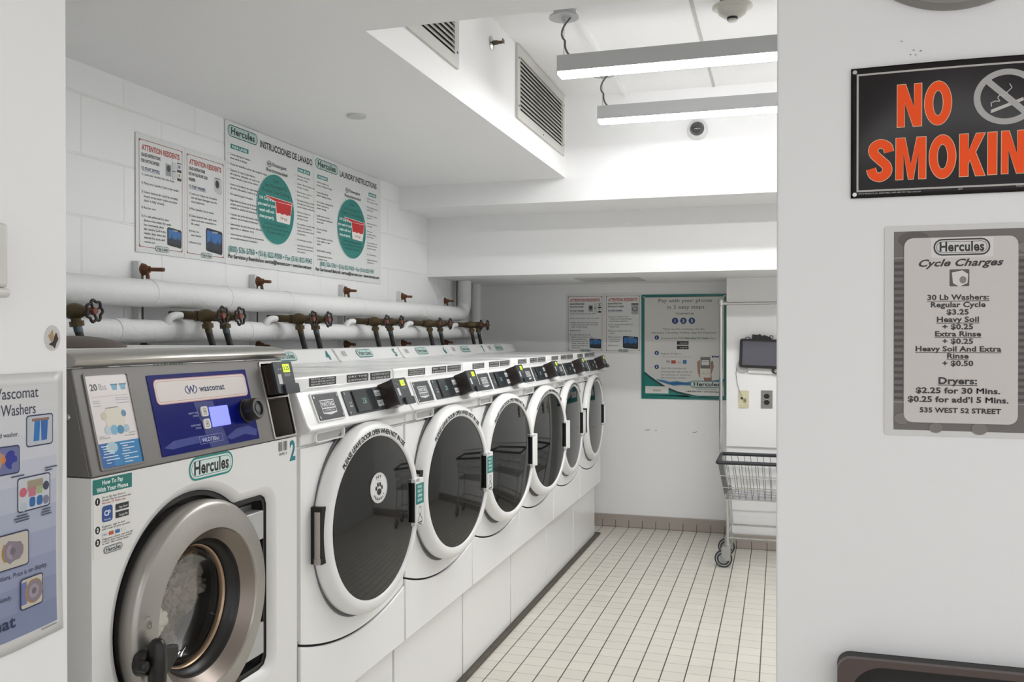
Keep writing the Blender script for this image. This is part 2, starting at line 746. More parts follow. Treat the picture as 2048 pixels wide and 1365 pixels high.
# ================================================================== maytag style dryers on pedestals
TEAL, RED, NAVY, INK, BLUE = '#16807a', '#b33a2e', '#2c3566', '#1d1c1c', '#1f3f7a'
XF = -1.26
DY = [2.122, 2.825, 3.525, 4.225, 4.925, 5.62]


def arc_z(y):
    return 0.547 + 0.062 * ((y - 0.38) / 0.36) ** 2


HINGE = (0.020, 0.066, 0.901)
GX0, GX1 = 0.0465, 0.012
AJAR = [4.5, 6.2, 6.2, 6.2, 0.0, 0.0]


def door_of(r):
    return [c for c in r.children if c.name.split('.')[0] == 'door'][0]


def make_dryer():
    root = empty('laundry_machine', (XF, DY[0], 0))
    W0, W1 = 0.003, 0.697
    cy, cz = 0.360, 0.901
    bm = new(); box(bm, -0.70, 0.0, W0, W1, 0.392, 1.156)
    finish('cabinet', bm, M_WHITE, root, 0.004)
    bm = new(); box(bm, -0.69, -0.03, 0.006, 0.694, 0.012, 0.39)
    finish('pedestal', bm, M_WHITE, root, 0.004)
    # console with sloping face, ledge and flat top
    prof = [(-0.70, 1.158), (0.010, 1.158), (0.013, 1.162), (0.014, 1.184), (0.020, 1.190), (0.040, 1.196), (0.046, 1.203), (0.034, 1.216), (0.0, 1.301), (-0.006, 1.307),
            (-0.030, 1.310), (-0.031, 1.339), (-0.037, 1.345), (-0.70, 1.345)]
    bm = new()
    plate(bm, prof, [], lambda u, v, d: Vector((u, d, v)), W0, W1)
    finish('console', bm, M_WHITE, root, 0.003, angle=50)
    # raised rear housing
    prof = [(-0.72, 1.345), (-0.60, 1.345), (-0.612, 1.352), (-0.645, 1.398), (-0.655, 1.403), (-0.72, 1.403)]
    bm = new()
    plate(bm, prof, [], lambda u, v, d: Vector((u, d, v)), W0 + 0.006, W1 - 0.006)
    finish('rear_housing', bm, M_WHITE, root, 0.008, 3, angle=50)
    # dark plate painting the shade in the panel gap, upper and lower front panels
    bm = new()
    n = 24
    ys = [W0 + 0.006 + (W1 - W0 - 0.012) * k / n for k in range(n + 1)]
    plate(bm, [(y, arc_z(y) - 0.012) for y in ys] + [(y, arc_z(y) + 0.012) for y in reversed(ys)], [], frameX(0), 0, 0.002)
    finish('panel_gap_shade', bm, M_VOID, root, smooth=False)
    bm = new()
    plate(bm, [(y, arc_z(y) + 0.0035) for y in ys] + [(W1 - 0.006, 1.150), (W0 + 0.006, 1.150)], [circ(cy, cz, 0.255, 0.255, 48)], frameX(0), 0, 0.010)
    finish('front_panel', bm, M_WHITE, root, 0.003)
    bm = new()
    plate(bm, [(W0, 0.396), (W1, 0.396)] + [(y, arc_z(y) - 0.0035) for y in reversed([W0] + ys[1:-1] + [W1])], [], frameX(0), 0, 0.014)
    finish('lower_panel', bm, M_WHITE, root, 0.004)
    # dispenser pocket under the console
    bm = new()
    o = rrect(0.066, 1.160, 0.238, 1.1935, 0.013)
    i = rrect(0.071, 1.164, 0.233, 1.1905, 0.010)
    plate(bm, o, [i], lambda u, v, d: Vector((0.013 + d, u, v)), 0, 0.012)
    plate(bm, i, [], lambda u, v, d: Vector((0.013 + d, u, v)), 0, 0.0015, mi=1)  # flat grey plate paints the pocket's inner shade
    finish('grip_pocket', bm, [M_PLAST, mat('pocket_grey', '#b3b2b0', 0.5)], root, 0.002)
    # door
    bm = new()
    lathe(bm, [(0.292, 0.302, 0.006), (0.292, 0.303, 0.015), (0.24, 0.24, 0.017)], (0, cy, cz), n=64)
    finish('door_gasket', bm, M_GASK, root)
    bm = new()
    lathe(bm, [(0.24, 0.24, 0.002), (0.284, 0.284, 0.004), (0.293, 0.293, 0.010), (0.294, 0.294, 0.024), (0.290, 0.290, 0.037), (0.281, 0.281, 0.047),
               (0.272, 0.272, 0.0520), (0.256, 0.256, 0.0525), (0.2505, 0.2505, 0.0510), (0.2485, 0.2485, 0.044)], (0, cy, cz), n=80)
    ring = finish('door', bm, M_PLAST, root, angle=60)
    parts = [ring]
    s = Sheet(frameX(0.0526), lift=0.0006)
    s.arc_text('PLEASE LEAVE DOOR OPEN WHEN NOT IN USE', cy, cz, 0.2570, 0.2570, 138, 50, 0.0155, INK, 1, 0.92)
    parts.append(s.build('door_lettering', ring))
    bm = new()
    lathe(bm, [(r_ * 0.2490, r_ * 0.2490, GX0 + GX1 * (1 - r_ * r_)) for r_ in (1.0, 0.96, 0.9, 0.82, 0.73, 0.63, 0.52, 0.41, 0.3, 0.19, 0.09, 0.02)], (0, cy, cz), n=64, cap1=True)
    parts.append(finish('door_glass', bm, M_GLASSD, ring, angle=80))
    # hinge on the near side
    bm = new()
    box(bm, 0.004, 0.044, 0.0625, 0.088, 0.822, 0.982)
    parts.append(finish('hinge_slot_shade', bm, M_VOID, ring, 0.002))  # dark block painting the shade of the notch behind the pin
    bm = new()
    cyl(bm, (0.032, 0.0640, 0.836), (0.032, 0.0640, 0.970), 0.0095, n=16)
    cyl(bm, (0.032, 0.0640, 0.824), (0.032, 0.0640, 0.840), 0.0110, n=16)
    parts.append(finish('hinge_pin', bm, mat('hinge_grey', '#a39b94', 0.4, metal=0.3), ring))
    # handle on the far side: a C-shaped white grip with a black block painting its hollow's shade
    bm = new()
    box(bm, 0.036, 0.063, 0.617, 0.648, 0.826, 0.982)
    box(bm, 0.040, 0.063, 0.586, 0.618, 0.826, 0.838)
    box(bm, 0.040, 0.063, 0.586, 0.618, 0.970, 0.982)
    box(bm, 0.058, 0.063, 0.588, 0.618, 0.826, 0.982)
    parts.append(finish('door_handle', bm, M_PLAST, ring, 0.0025))
    bm = new()
    box(bm, 0.042, 0.0575, 0.589, 0.6165, 0.8385, 0.9695)
    parts.append(finish('handle_hollow_shade', bm, M_VOID, ring))
    for p_ in parts:                                   # the door turns about its hinge
        p_.data.transform(Matrix.Translation(-Vector(HINGE)))
    ring.location = HINGE
    # nameplate
    k = 0.034 / 0.085

    def face(u, v, d):     # v runs up the sloping console face from its lower lip
        c, s_ = 0.3714, 0.9285
        return Vector((0.034 - v * c + d * s_, u, 1.216 + v * s_ + d * c))
    bm = new()
    plate(bm, rrect(0.064, 0.001, 0.226, 0.087, 0.006), [rrect(0.070, 0.005, 0.220, 0.083, 0.004)], face, -0.002, 0.004)
    finish('plate_frame', bm, M_PLAST, root, 0.001)
    bm = new()
    plate(bm, rrect(0.072, 0.007, 0.218, 0.081, 0.003), [], face, 0, 0.003)
    for u, v in ((0.079, 0.014), (0.211, 0.014), (0.079, 0.074), (0.211, 0.074)):
        plate(bm, circ(u, v, 0.0042, n=12), [], face, 0.003, 0.0048, mi=1)
    npl = finish('nameplate', bm, [M_CHAR, M_CHROME], root, smooth=False)
    s = Sheet(face, 0.0034)
    s.poly([(0.105, 0.024), (0.145, 0.0185), (0.185, 0.024), (0.185, 0.064), (0.105, 0.064)], '#d9dadb')
    s.rect(0.108, 0.041, 0.182, 0.061, '#55585c')
    s.text('MAYTAG', 0.145, 0.0445, 0.0135, '#e6e6e6', 'c', 0.068, 1)
    s.rect(0.108, 0.027, 0.182, 0.037, '#33363a')
    s.text('COMMERCIAL', 0.145, 0.0295, 0.0055, '#d6d6d6', 'c', 0.062)
    s.build('nameplate_lettering', npl)
    # control panel with window and buttons
    bm = new()
    plate(bm, rrect(0.250, 0.005, 0.612, 0.083, 0.003), [], face, 0, 0.003)
    for v in (0.013, 0.074):
        plate(bm, circ(0.259, v, 0.0042, n=12), [], face, 0.003, 0.0048, mi=1)
    cp = finish('control_panel', bm, [M_CHAR, M_CHROME], root, smooth=False)
    bm = new()
    plate(bm, rrect(0.306, 0.010, 0.445, 0.079, 0.003), [], face, 0.003, 0.0075)
    finish('display_window', bm, mat('smoked_window', '#33373a', 0.12), cp, 0.001)
    s = Sheet(face, 0.0034)
    s.rect(0.298, 0.009, 0.305, 0.080, '#0c0c0c')
    s.text('OUT', 0.272, 0.040, 0.006, '#c9c9c9', 'l', 0.018)
    s.rect(0.270, 0.030, 0.288, 0.036, '#9a9b9c')
    s.build('panel_symbol', cp)
    s = Sheet(face, 0.0034)
    s.rect(0.458, 0.052, 0.512, 0.072, '#cfd2d2').rect(0.461, 0.062, 0.509, 0.0635, '#44484b').text('HIGH MED LOW', 0.485, 0.055, 0.0045, '#33373a', 'c', 0.048)
    s.rect(0.458, 0.018, 0.500, 0.038, '#cfd2d2').text('START', 0.479, 0.025, 0.0065, '#33373a', 'c', 0.034)
    s.ell(0.508, 0.028, 0.0075, 0.011, '#3f9a45', 20)
    s.build('button_strip', cp)
    s = Sheet(face, 0.0078, rough=0.2)
    s.text('28', 0.365, 0.034, 0.018, mat('display_digits', '#6f8f8c', 0.3, emit=0.25), 'c', 0.03)
    s.build('display_digits', cp)
    # card reader sticking out of the panel
    bm = new()
    prof = [(0.497, 0.004), (0.610, 0.004), (0.610, 0.086), (0.497, 0.086)]
    plate(bm, rrect(0.500, 0.003, 0.606, 0.088, 0.004), [], face, 0.002, 0.050)
    cr = finish('card_reader', bm, M_DBROWN, root, 0.004, 3)
    bm = new()
    plate(bm, rrect(0.500, 0.001, 0.610, 0.090, 0.006), [], face, 0.050, 0.057)
    finish('reader_face', bm, mat('reader_slate', '#33383c', 0.4), cr, 0.002)
    bm = new()
    plate(bm, rrect(0.536, -0.004, 0.607, 0.021, 0.005), [], face, 0.057, 0.066)
    finish('card_slot', bm, mat('slot_slate', '#2c3236', 0.35), cr, 0.003)
    s = Sheet(face, 0.0573)
    s.rect(0.556, 0.062, 0.590, 0.082, mat('lcd_green', '#c3d52a', 0.4, emit=0.7))
    s.text('2.25', 0.573, 0.068, 0.008, '#6f7d10', 'c', 0.025)
    s.build('reader_display', cr)
    s = Sheet(face, 0.0573)
    s.rect(0.517, 0.030, 0.533, 0.056, '#d2d3d2')
    s.rrect(0.556, 0.051, 0.590, 0.058, 0.002, '#5c6266')
    s.build('reader_label', cr)
    s = Sheet(face, 0.0573)
    s.rect(0.518, 0.070, 0.522, 0.073, '#9fa3a5').rect(0.528, 0.066, 0.531, 0.069, '#9fa3a5')
    s.build('reader_marks', cr)
    # black instruction strips on the top edge
    band = lambda u, v, d: Vector((-0.0305 + d, u, 1.3115 + v))
    for u0, u1, ls in ((0.125, 0.285, ('REMOVE LINT SCREEN', 'CLEAN BEFORE EACH USE', 'REPLACE LINT SCREEN')),
                       (0.355, 0.505, ('DRY TIME', 'IS ESTIMATED')),
                       (0.520, 0.675, ('CYCLE TIMES MAY VARY DUE TO', 'LOAD  TEMPERATURE  SIZE  TYPE'))):
        s = Sheet(band, 0.0006)
        s.rect(u0, 0.002, u1, 0.0265, '#2a2b2b')
        n = len(ls)
        for q, t in enumerate(ls):
            hh = 0.0045 if n > 2 else 0.006
            s.text(t, (u0 + u1) / 2, 0.0255 - (q + 1) * 0.0225 / n + 0.002, hh, '#dcdcda', 'c', (u1 - u0) * 0.88)
        s.build('instruction_strip', root)
    return root


proto = make_dryer()
HUMP_U = (Vector((-0.645, 0, 1.398)) - Vector((-0.612, 0, 1.352)))
HUMP_L = HUMP_U.length
HUMP_U = HUMP_U.normalized()
HUMP_N = Vector((0, 1, 0)).cross(HUMP_U).normalized()


def hump(u, v, d):
    return Vector((-0.612, u, 1.352)) + HUMP_U * v + HUMP_N * d


dl = ['white front-load machine next to the grey-panelled washer, round pet sticker on its glass door',
      'white front-load machine numbered 4 behind, second dryer along the row, teal sticker on its handle',
      'white front-load machine numbered 5, third from the camera in the row of six alike',
      'white front-load machine numbered 6, fourth of the row, cart reflected in its round door',
      'white front-load machine numbered 7, fifth of the row, next to the endmost machine',
      'white front-load machine at the far end of the row, closest to the back wall']
roots = []
for i, y in enumerate(DY):
    r_ = proto if i == 0 else copy_tree(proto)
    roots.append(r_)
for i, y in enumerate(DY):
    r_ = roots[i]
    r_.location = (XF, y, 0)
    door_of(r_).rotation_euler = (0, 0, -R(AJAR[i]))
    props(r_, dl[i], 'laundry machine', 'white front-load machines in a row')
    s = Sheet(hump, 0.0025, rough=0.3)
    s.logo(0.20, 0.008, 0.36, 0.052)
    s.build('logo_sticker', r_)
    if 0 < i < 5:
        s = Sheet(hump, 0.0025, rough=0.3)
        s.text(str(i + 3), 0.62, 0.006, 0.044, TEAL, 'c', None, 1)
        s.build('number_sticker', r_)
    s = Sheet(hump, 0.0025, rough=0.3)
    for q in range(7):
        s.rect(0.055 + q * 0.006, 0.018, 0.058 + q * 0.006, 0.046, '#8b8c8c')
    s.build('barcode_sticker', r_)
    if i < 2:
        s = Sheet(shift(frameX(0.063), HINGE), 0.0005)
        s.rect(0.590, 0.897, 0.646, 0.966, TEAL)
        for q, t in enumerate(('PULL', 'HERE TO', 'OPEN', 'DOOR')):
            s.text(t, 0.618, 0.951 - q * 0.015, 0.009, '#dfeeea', 'c', 0.032, 1)
        s.rect(0.590, 0.830, 0.646, 0.895, '#d9d9d8')
        s.poly(circ(0.618, 0.875, 0.010, 0.014, 16), '#3a3a3a').poly(circ(0.618, 0.875, 0.008, 0.011, 16), '#d9d9d8')
        s.line([(0.602, 0.842), (0.618, 0.862), (0.634, 0.845), (0.626, 0.826), (0.606, 0.836)], 0.003, '#2f2f2f')
        s.rect(0.602, 0.834, 0.634, 0.838, '#4a4a4a')
        s.build('handle_sticker', door_of(r_))
# round pet sticker on the nearest door
bm = new()


def glassmap(u, v, d):
    q = min(1.0, math.hypot(u - 0.360, v - 0.901) / 0.2490)
    return Vector((GX0 + GX1 * (1 - q * q) + d, u, v)) - Vector(HINGE)


s = Sheet(glassmap, 0.0014, rough=0.4)
pu, pv = 0.356, 0.992


def disc(s, cu, cv, a, b, col, rings=4, n=28):
    # discs in rings so that they follow the bulge
    last = None
    for k in range(rings):
        o = circ(cu, cv, a * (k + 1) / rings, b * (k + 1) / rings, n)
        s.poly(o, col, [last] if last else [])
        s.k -= 1
        last = o
    s.k += 1


disc(s, pu, pv, 0.052, 0.047, '#c9c9c7')
disc(s, pu, pv, 0.046, 0.0415, '#e0e0de')
s.k += 6
for du, dv, a, b in ((0, -0.012, 0.014, 0.010), (-0.017, 0.000, 0.0055, 0.007), (-0.0065, 0.010, 0.0055, 0.0075), (0.0065, 0.010, 0.0055, 0.0075), (0.017, 0.000, 0.0055, 0.007)):
    s.poly(circ(pu + du, pv + dv, a, b, 16), '#1d1d1d')
s.arc_text('PET', pu, pv, 0.033, 0.0295, 115, 65, 0.009, '#1d1d1d', 1)
s.arc_text('FRIENDLY', pu, pv, 0.042, 0.038, 215, 325, 0.008, '#1d1d1d', 1)
s.build('pet_sticker', door_of(roots[0]))

# ================================================================== the wascomat washer
WX, WY0, WY1 = -1.24, 1.357, 2.093
wash = empty('washer', (WX, WY0, 0), 'big front-load washer with grey control panel, blue display and steel door ring, marked 2', 'washer')
WO = Vector((WX, WY0, 0))


def wl(mp):
    return shift(mp, WO)


DCY, DCZ = 1.670, 0.858


def opening(off, n=120):
    """door recess outline: circle joined with a rounded rectangle for the hinge"""
    Rr = 0.247 + off
    oy, oz = DCY + 0.001, DCZ + 0.008
    y0, y1, z0, z1, cr = DCY - 0.02, 1.972 + off, 0.617 - off, 1.058 + off, 0.030 + off

    def inside(y, z):
        if math.hypot(y - oy, z - oz) <= Rr:
            return True
        if y < y0 or y > y1 or z < z0 or z > z1:
            return False
        if y > y1 - cr and z > z1 - cr:
            return math.hypot(y - y1 + cr, z - z1 + cr) <= cr
        if y > y1 - cr and z < z0 + cr:
            return math.hypot(y - y1 + cr, z - z0 - cr) <= cr
        return True
    out = []
    for k in range(n):
        t = 2 * PI * k / n
        c, s_ = math.cos(t), math.sin(t)
        a, b = 0.2, 0.6
        for _ in range(30):
            m = (a + b) / 2
            if inside(DCY + m * c, DCZ + m * s_):
                a = m
            else:
                b = m
        out.append((DCY + a * c, DCZ + a * s_))
    return out


op0, op1 = opening(0.022), opening(0.0)
# cabinet: front plate with the recess, and the body behind
bm = new()
fx = wl(frameX(WX))
plate(bm, [(WY0, 0.02), (WY1, 0.02), (WY1, 1.190), (WY0, 1.190)], [op0], fx, -0.012, 0.0, back=False)
n = len(op0)
va = [bm.verts.new(fx(p[0], p[1], 0.0)) for p in op0]
vm = [bm.verts.new(fx((p[0] * 0.35 + q[0] * 0.65), (p[1] * 0.35 + q[1] * 0.65), -0.005)) for p, q in zip(op0, op1)]
vb = [bm.verts.new(fx(p[0], p[1], -0.016)) for p in op1]
for A, B in ((va, vm), (vm, vb)):
    for k in range(n):
        bm.faces.new((A[k], A[(k + 1) % n], B[(k + 1) % n], B[k]))
bmesh.ops.remove_doubles(bm, verts=bm.verts, dist=0.00005)
x0 = -0.80
for b in ((x0, -0.012, 0, 0.004, 0.02, 1.19), (x0, -0.012, WY1 - WY0 - 0.004, WY1 - WY0, 0.02, 1.19), (x0, x0 + 0.004, 0, WY1 - WY0, 0.02, 1.40)):
    box(bm, *b)
finish('cabinet', bm, M_WASH, wash, angle=40)
# recess walls, dark, and its floor with a hole for the drum
bm = new()
opi = opening(-0.001)
hole = circ(DCY, DCZ, 0.155, n=64)
plate(bm, opi, [hole], fx, -0.062, -0.058)
n = len(opi)
va = [bm.verts.new(fx(p[0], p[1], -0.0155)) for p in opi]
vb = [bm.verts.new(fx(p[0], p[1], -0.060)) for p in opi]
for k in range(n):
    bm.faces.new((va[k], va[(k + 1) % n], vb[(k + 1) % n], vb[k]))
finish('door_recess', bm, mat('recess_grey', '#4a4847', 0.5), wash, angle=40)
bm = new()
o_, i_ = opening(-0.0015), opening(-0.012)
plate(bm, o_, [i_], fx, -0.026, -0.018)
finish('recess_seal', bm, M_BLACK, wash, 0.002)
# grey hinge plates in the pocket
bm = new()
for z0, z1 in ((0.945, 1.018), (0.655, 0.735)):
    bm = new()
    box(bm, -0.055, -0.012, DCY + 0.16 - WY0, 1.955 - WY0, z0, z1)
    finish('hinge_bracket', bm, mat('hinge_paint', '#b9b9b8', 0.4, metal=0.3), wash, 0.003)
bm = new(); box(bm, -0.057, -0.05, DCY + 0.19 - WY0, 1.958 - WY0, 0.64, 1.03)
finish('hinge_plate', bm, mat('hinge_plate_grey', '#8f8f8e', 0.4, metal=0.4), wash)
# drum
bm = new()
lathe(bm, [(0.158, 0.158, -0.058), (0.168, 0.168, -0.085), (0.205, 0.205, -0.10), (0.22, 0.22, -0.12), (0.22, 0.22, -0.42), (0.03, 0.03, -0.43)],
      (0, DCY - WY0, DCZ), n=64, cap1=True)
for k in range(3):
    t = R(30 + 120 * k)
    cyl(bm, (-0.13, DCY - WY0 + 0.205 * math.cos(t), DCZ + 0.205 * math.sin(t)), (-0.41, DCY - WY0 + 0.205 * math.cos(t), DCZ + 0.205 * math.sin(t)), 0.03, n=12)
finish('drum', bm, M_DRUM, wash)
# steel door ring, its inner cone, rubber, amber rim and glass bowl
oc = (0, DCY - WY0, DCZ)
bm = new()
lathe(bm, [(0.205, 0.205, -0.050), (0.222, 0.222, -0.048), (0.224, 0.224, -0.012), (0.2350, 0.2350, -0.008), (0.2365, 0.2365, -0.002), (0.2360, 0.2360, 0.016), (0.2335, 0.2335, 0.023), (0.2290, 0.2290, 0.0275), (0.2265, 0.2265, 0.0290),
           (0.222, 0.222, 0.0302), (0.200, 0.200, 0.0350), (0.1785, 0.1785, 0.0395), (0.1750, 0.1750, 0.0392), (0.173, 0.173, 0.0355)], oc, n=128)
ring = finish('door_ring', bm, M_RING, wash, angle=28)
bm = new()
lathe(bm, [(0.1728, 0.1728, 0.0357), (0.165, 0.165, 0.027), (0.150, 0.150, 0.010)], oc, n=96)
finish('inner_cone', bm, mat('cone_steel', '#8b8179', 0.34, metal=0.8), wash, angle=60)
bm = new()
lathe(bm, [(0.1502, 0.1502, 0.0102), (0.146, 0.146, 0.004), (0.142, 0.142, -0.008), (0.1365, 0.1365, -0.010), (0.134, 0.134, -0.022)], oc, n=96)
finish('rubber_seal', bm, M_BLACK, wash, angle=60)
bm = new()
lathe(bm, [(0.1345, 0.1345, -0.021), (0.132, 0.132, -0.022), (0.1285, 0.1285, -0.028), (0.132, 0.132, -0.036)], oc, n=96)
finish('glass_rim', bm, mat('amber_rim', '#b49a80', 0.25, metal=0.6), wash, angle=60)
bm = new()
lathe(bm, [(0.131, 0.131, -0.032), (0.126, 0.126, -0.044), (0.112, 0.112, -0.057), (0.085, 0.085, -0.065), (0.04, 0.04, -0.070), (0.01, 0.01, -0.071)], oc, n=64, cap1=True)
finish('door_glass', bm, M_PANE, wash, angle=80)
# engraved padlocks on the ring
s = Sheet(wl(frameX(WX + 0.036)), 0.0006, rough=0.4)
for cu, cv in ((1.456, 0.866), (1.473, 0.880)):
    s.ring(rrect(cu - 0.0045, cv - 0.006, cu + 0.0045, cv + 0.004, 0.002), rrect(cu - 0.0035, cv - 0.005, cu + 0.0035, cv + 0.003, 0.0015), '#5e5a55')
    s.line(circ(cu, cv + 0.004, 0.0032, 0.005, 9, 0, PI), 0.001, '#5e5a55')
s.line(circ(1.466, 0.893, 0.009, 0.008, 9, R(35), R(160)), 0.001, '#5e5a55')
s.build('lock_symbols', ring)
# turning handle, lower left of the ring
bm = new()
hy, hz = 1.461 - WY0, 0.816
cyl(bm, (0.026, hy - 0.004, hz - 0.004), (0.050, hy - 0.004, hz - 0.004), 0.028, 0.024, n=24)
lathe(bm, [(0.003, 0.003, -0.058), (0.013, 0.011, -0.055), (0.019, 0.016, -0.040), (0.0195, 0.017, 0.0), (0.018, 0.016, 0.028), (0.012, 0.011, 0.041), (0.003, 0.003, 0.044)], (0.060, hy + 0.004, hz), 'Z', 24, True, True)
plate(bm, [(hy - 0.004, hz + 0.036), (hy - 0.004, hz - 0.052), (hy + 0.030, hz - 0.034), (hy + 0.060, hz - 0.006), (hy + 0.062, hz + 0.014), (hy + 0.030, hz + 0.020)], [], lambda u, v, d: Vector((0.048 + d, u, v)), 0, 0.020)
cyl(bm, (0.040, hy - 0.026, hz - 0.002), (0.062, hy - 0.026, hz - 0.002), 0.013, 0.011, n=16)
finish('door_handle', bm, M_BLACK, wash, 0.005, 3)

# control panel (sloping) with card window, blue display and coin recess
SL, CL = 0.05 / 0.212, 0.206 / 0.212


def wp(u, t, d):      # u = world Y, t = height along the slope
    return Vector((-SL * t + d * CL, u - WY0, 1.192 + CL * t + d * SL))


T1 = 0.211
rec = rrect(1.984, 0.004, 2.086, 0.203, 0.005, 4)
bm = new()
plate(bm, [(WY0, 0), (WY1, 0), (WY1, T1), (WY0, T1)], [rec], wp, -0.004, 0.003)
plate(bm, [(-0.004, 1.192), (-0.053, 1.397), (-0.30, 1.397), (-0.30, 1.192)], [], lambda u, v, d: Vector((u, d, v)), 0.0, 0.004)
finish('control_panel', bm, M_PANEL, wash, 0.002)
bm = new()
n = len(rec)
va = [bm.verts.new(wp(p[0], p[1], 0.002)) for p in rec]
vb = [bm.verts.new(wp(p[0], p[1], -0.075)) for p in rec]
for k in range(n):
    bm.faces.new((va[k], va[(k + 1) % n], vb[(k + 1) % n], vb[k]))
bm.faces.new(vb)
finish('coin_recess', bm, mat('recess_taupe', '#6b645e', 0.5), wash, smooth=False)
bm = new()
plate(bm, rrect(1.980, 0.001, 2.090, 0.206, 0.006, 4), [rrect(1.986, 0.006, 2.084, 0.200, 0.004, 4)], wp, 0.002, 0.006)
plate(bm, [(1.985, 0.107), (2.085, 0.107), (2.085, 0.111), (1.985, 0.111)], [], wp, -0.07, 0.006)
finish('recess_frame', bm, M_STEEL, wash, 0.001)
bm = new()
plate(bm, rrect(1.990, 0.116, 2.080, 0.194, 0.003), [], wp, -0.07, 0.030)
cr = finish('card_reader', bm, M_DBROWN, wash, 0.003)
bm = new()
plate(bm, rrect(1.993, 0.114, 2.083, 0.197, 0.006), [], wp, 0.030, 0.037)
finish('reader_face', bm, mat('reader_slate', '#33383c', 0.4), cr, 0.002)
bm = new()
plate(bm, rrect(2.018, 0.110, 2.085, 0.136, 0.005), [], wp, 0.037, 0.045)
finish('card_slot', bm, mat('slot_slate', '#2c3236', 0.35), cr, 0.003)
s = Sheet(wp, 0.0373)
s.rect(2.035, 0.168, 2.068, 0.190, mat('lcd_green', '#c3d52a', 0.4, emit=0.7)).text('3.25', 2.0515, 0.174, 0.010, '#6f7d10', 'c', 0.026, 1)
s.build('reader_display', cr)
s = Sheet(wp, 0.0373)
s.rect(2.005, 0.138, 2.022, 0.164, '#cfd0cf').rrect(2.036, 0.157, 2.066, 0.165, 0.003, '#70767a')
s.build('reader_label', cr)
s = Sheet(wp, 0.0373)
s.rect(2.012, 0.175, 2.016, 0.179, '#a5a8aa').rect(2.022, 0.175, 2.026, 0.179, '#a5a8aa')
s.build('reader_marks', cr)
bm = new()
plate(bm, [(1.988, 0.008), (2.028, 0.008), (2.028, 0.104), (1.988, 0.104)], [], wp, -0.074, -0.050)
finish('coin_box', bm, M_BLACK, wash)

# instruction card in its window
bm = new()
plate(bm, rrect(1.380, 0.008, 1.504, 0.199, 0.004), [rrect(1.385, 0.012, 1.499, 0.195, 0.003)], wp, 0.002, 0.0055)
cf = finish('card_frame', bm, M_PANEL, wash, 0.001)
s = Sheet(wp, 0.0032, rough=0.25)
s.rrect(1.385, 0.012, 1.499, 0.195, 0.006, '#e3dcda')
s.rect(1.385, 0.012, 1.499, 0.060, '#1f7db8').rect(1.385, 0.012, 1.420, 0.060, '#1d63a8')
s.text('20', 1.394, 0.165, 0.013, '#26282a', 'l', 0.019, 1).text('lbs', 1.416, 0.165, 0.013, '#8a8c8e', 'l', 0.022)
for u in (1.450, 1.474):
    s.poly([(u, 0.175), (u + 0.018, 0.175), (u + 0.015, 0.163), (u + 0.003, 0.163)], '#6fa6c2').rect(u - 0.001, 0.173, u + 0.019, 0.176, '#41748f')
s.line([(1.395, 0.152), (1.490, 0.152)], 0.0006, '#9a9796')
for v in (0.143, 0.139, 0.133):
    s.rect(1.394, v, 1.413, v + 0.0012, '#9a9fa5')
    s.rect(1.455, v + 0.003, 1.492, v + 0.0042, '#9a9fa5')
s.rrect(1.418, 0.085, 1.470, 0.128, 0.014, '#dcd6c6')
s.line([(1.424, 0.128), (1.458, 0.129)], 0.002, '#8f8a7c')
for u, v, a, c in ((1.416, 0.113, 0.008, '#cdc4b0'), (1.470, 0.115, 0.007, '#5d8aa2'), (1.420, 0.084, 0.009, '#bccbd2'), (1.436, 0.084, 0.010, '#7fb2cc'),
                   (1.453, 0.083, 0.009, '#3d8bb0'), (1.470, 0.084, 0.008, '#a7bfc9')):
    s.ell(u, v, a, a, c, 20)
for u, v, w in ((1.393, 0.069, 0.028), (1.393, 0.073, 0.014), (1.460, 0.069, 0.030), (1.474, 0.074, 0.018)):
    s.rect(u, v, u + w, v + 0.0012, '#8f9094')
s.poly(circ(1.420, 0.050, 0.016, 0.011, 20), '#a9c4cc')
for u, v, w in ((1.392, 0.053, 0.020), (1.396, 0.048, 0.016), (1.396, 0.043, 0.025), (1.396, 0.038, 0.028), (1.392, 0.032, 0.040), (1.399, 0.026, 0.036), (1.399, 0.020, 0.012),
                (1.443, 0.054, 0.040), (1.448, 0.049, 0.015), (1.446, 0.044, 0.034), (1.446, 0.039, 0.020), (1.442, 0.033, 0.044), (1.447, 0.028, 0.014), (1.447, 0.023, 0.040), (1.447, 0.017, 0.022)):
    s.rect(u, v, u + w, v + 0.0018, '#d3e6f2')
s.build('instruction_card', cf)

# blue panel with name strip, screen, buttons and knob
bm = new()
plate(bm, rrect(1.556, 0.012, 1.916, 0.188, 0.002), [], wp, 0.002, 0.0045)
bp = finish('display_panel', bm, mat('blue_gloss', '#08146a', 0.18, spec=0.15), wash, smooth=False)
s = Sheet(wp, 0.0047, 0.00003, rough=0.25)
s.poly(rrect(1.572, 0.122, 1.908, 0.178, 0.012), '#c98f86').poly(rrect(1.574, 0.124, 1.906, 0.176, 0.011), '#ded7d2')
s.poly(rrect(1.577, 0.127, 1.903, 0.173, 0.009), '#c98f86').poly(rrect(1.5782, 0.1282, 1.9018, 0.1718, 0.009), '#dcd5d0')
s.ring(circ(1.692, 0.150, 0.022, 0.0115), circ(1.692, 0.150, 0.0185, 0.0095), '#26386a')
s.rect(1.684, 0.138, 1.700, 0.1625, '#dcd5d0')
s.text('W', 1.692, 0.142, 0.016, '#1d2f6b', 'c', 0.026, 1)
s.text('wascomat', 1.722, 0.1435, 0.0145, '#2a3358', 'l', 0.094, 1)
s.poly([(1.690, 0.120), (1.760, 0.120), (1.790, 0.012), (1.720, 0.012)], '#1a2a78')
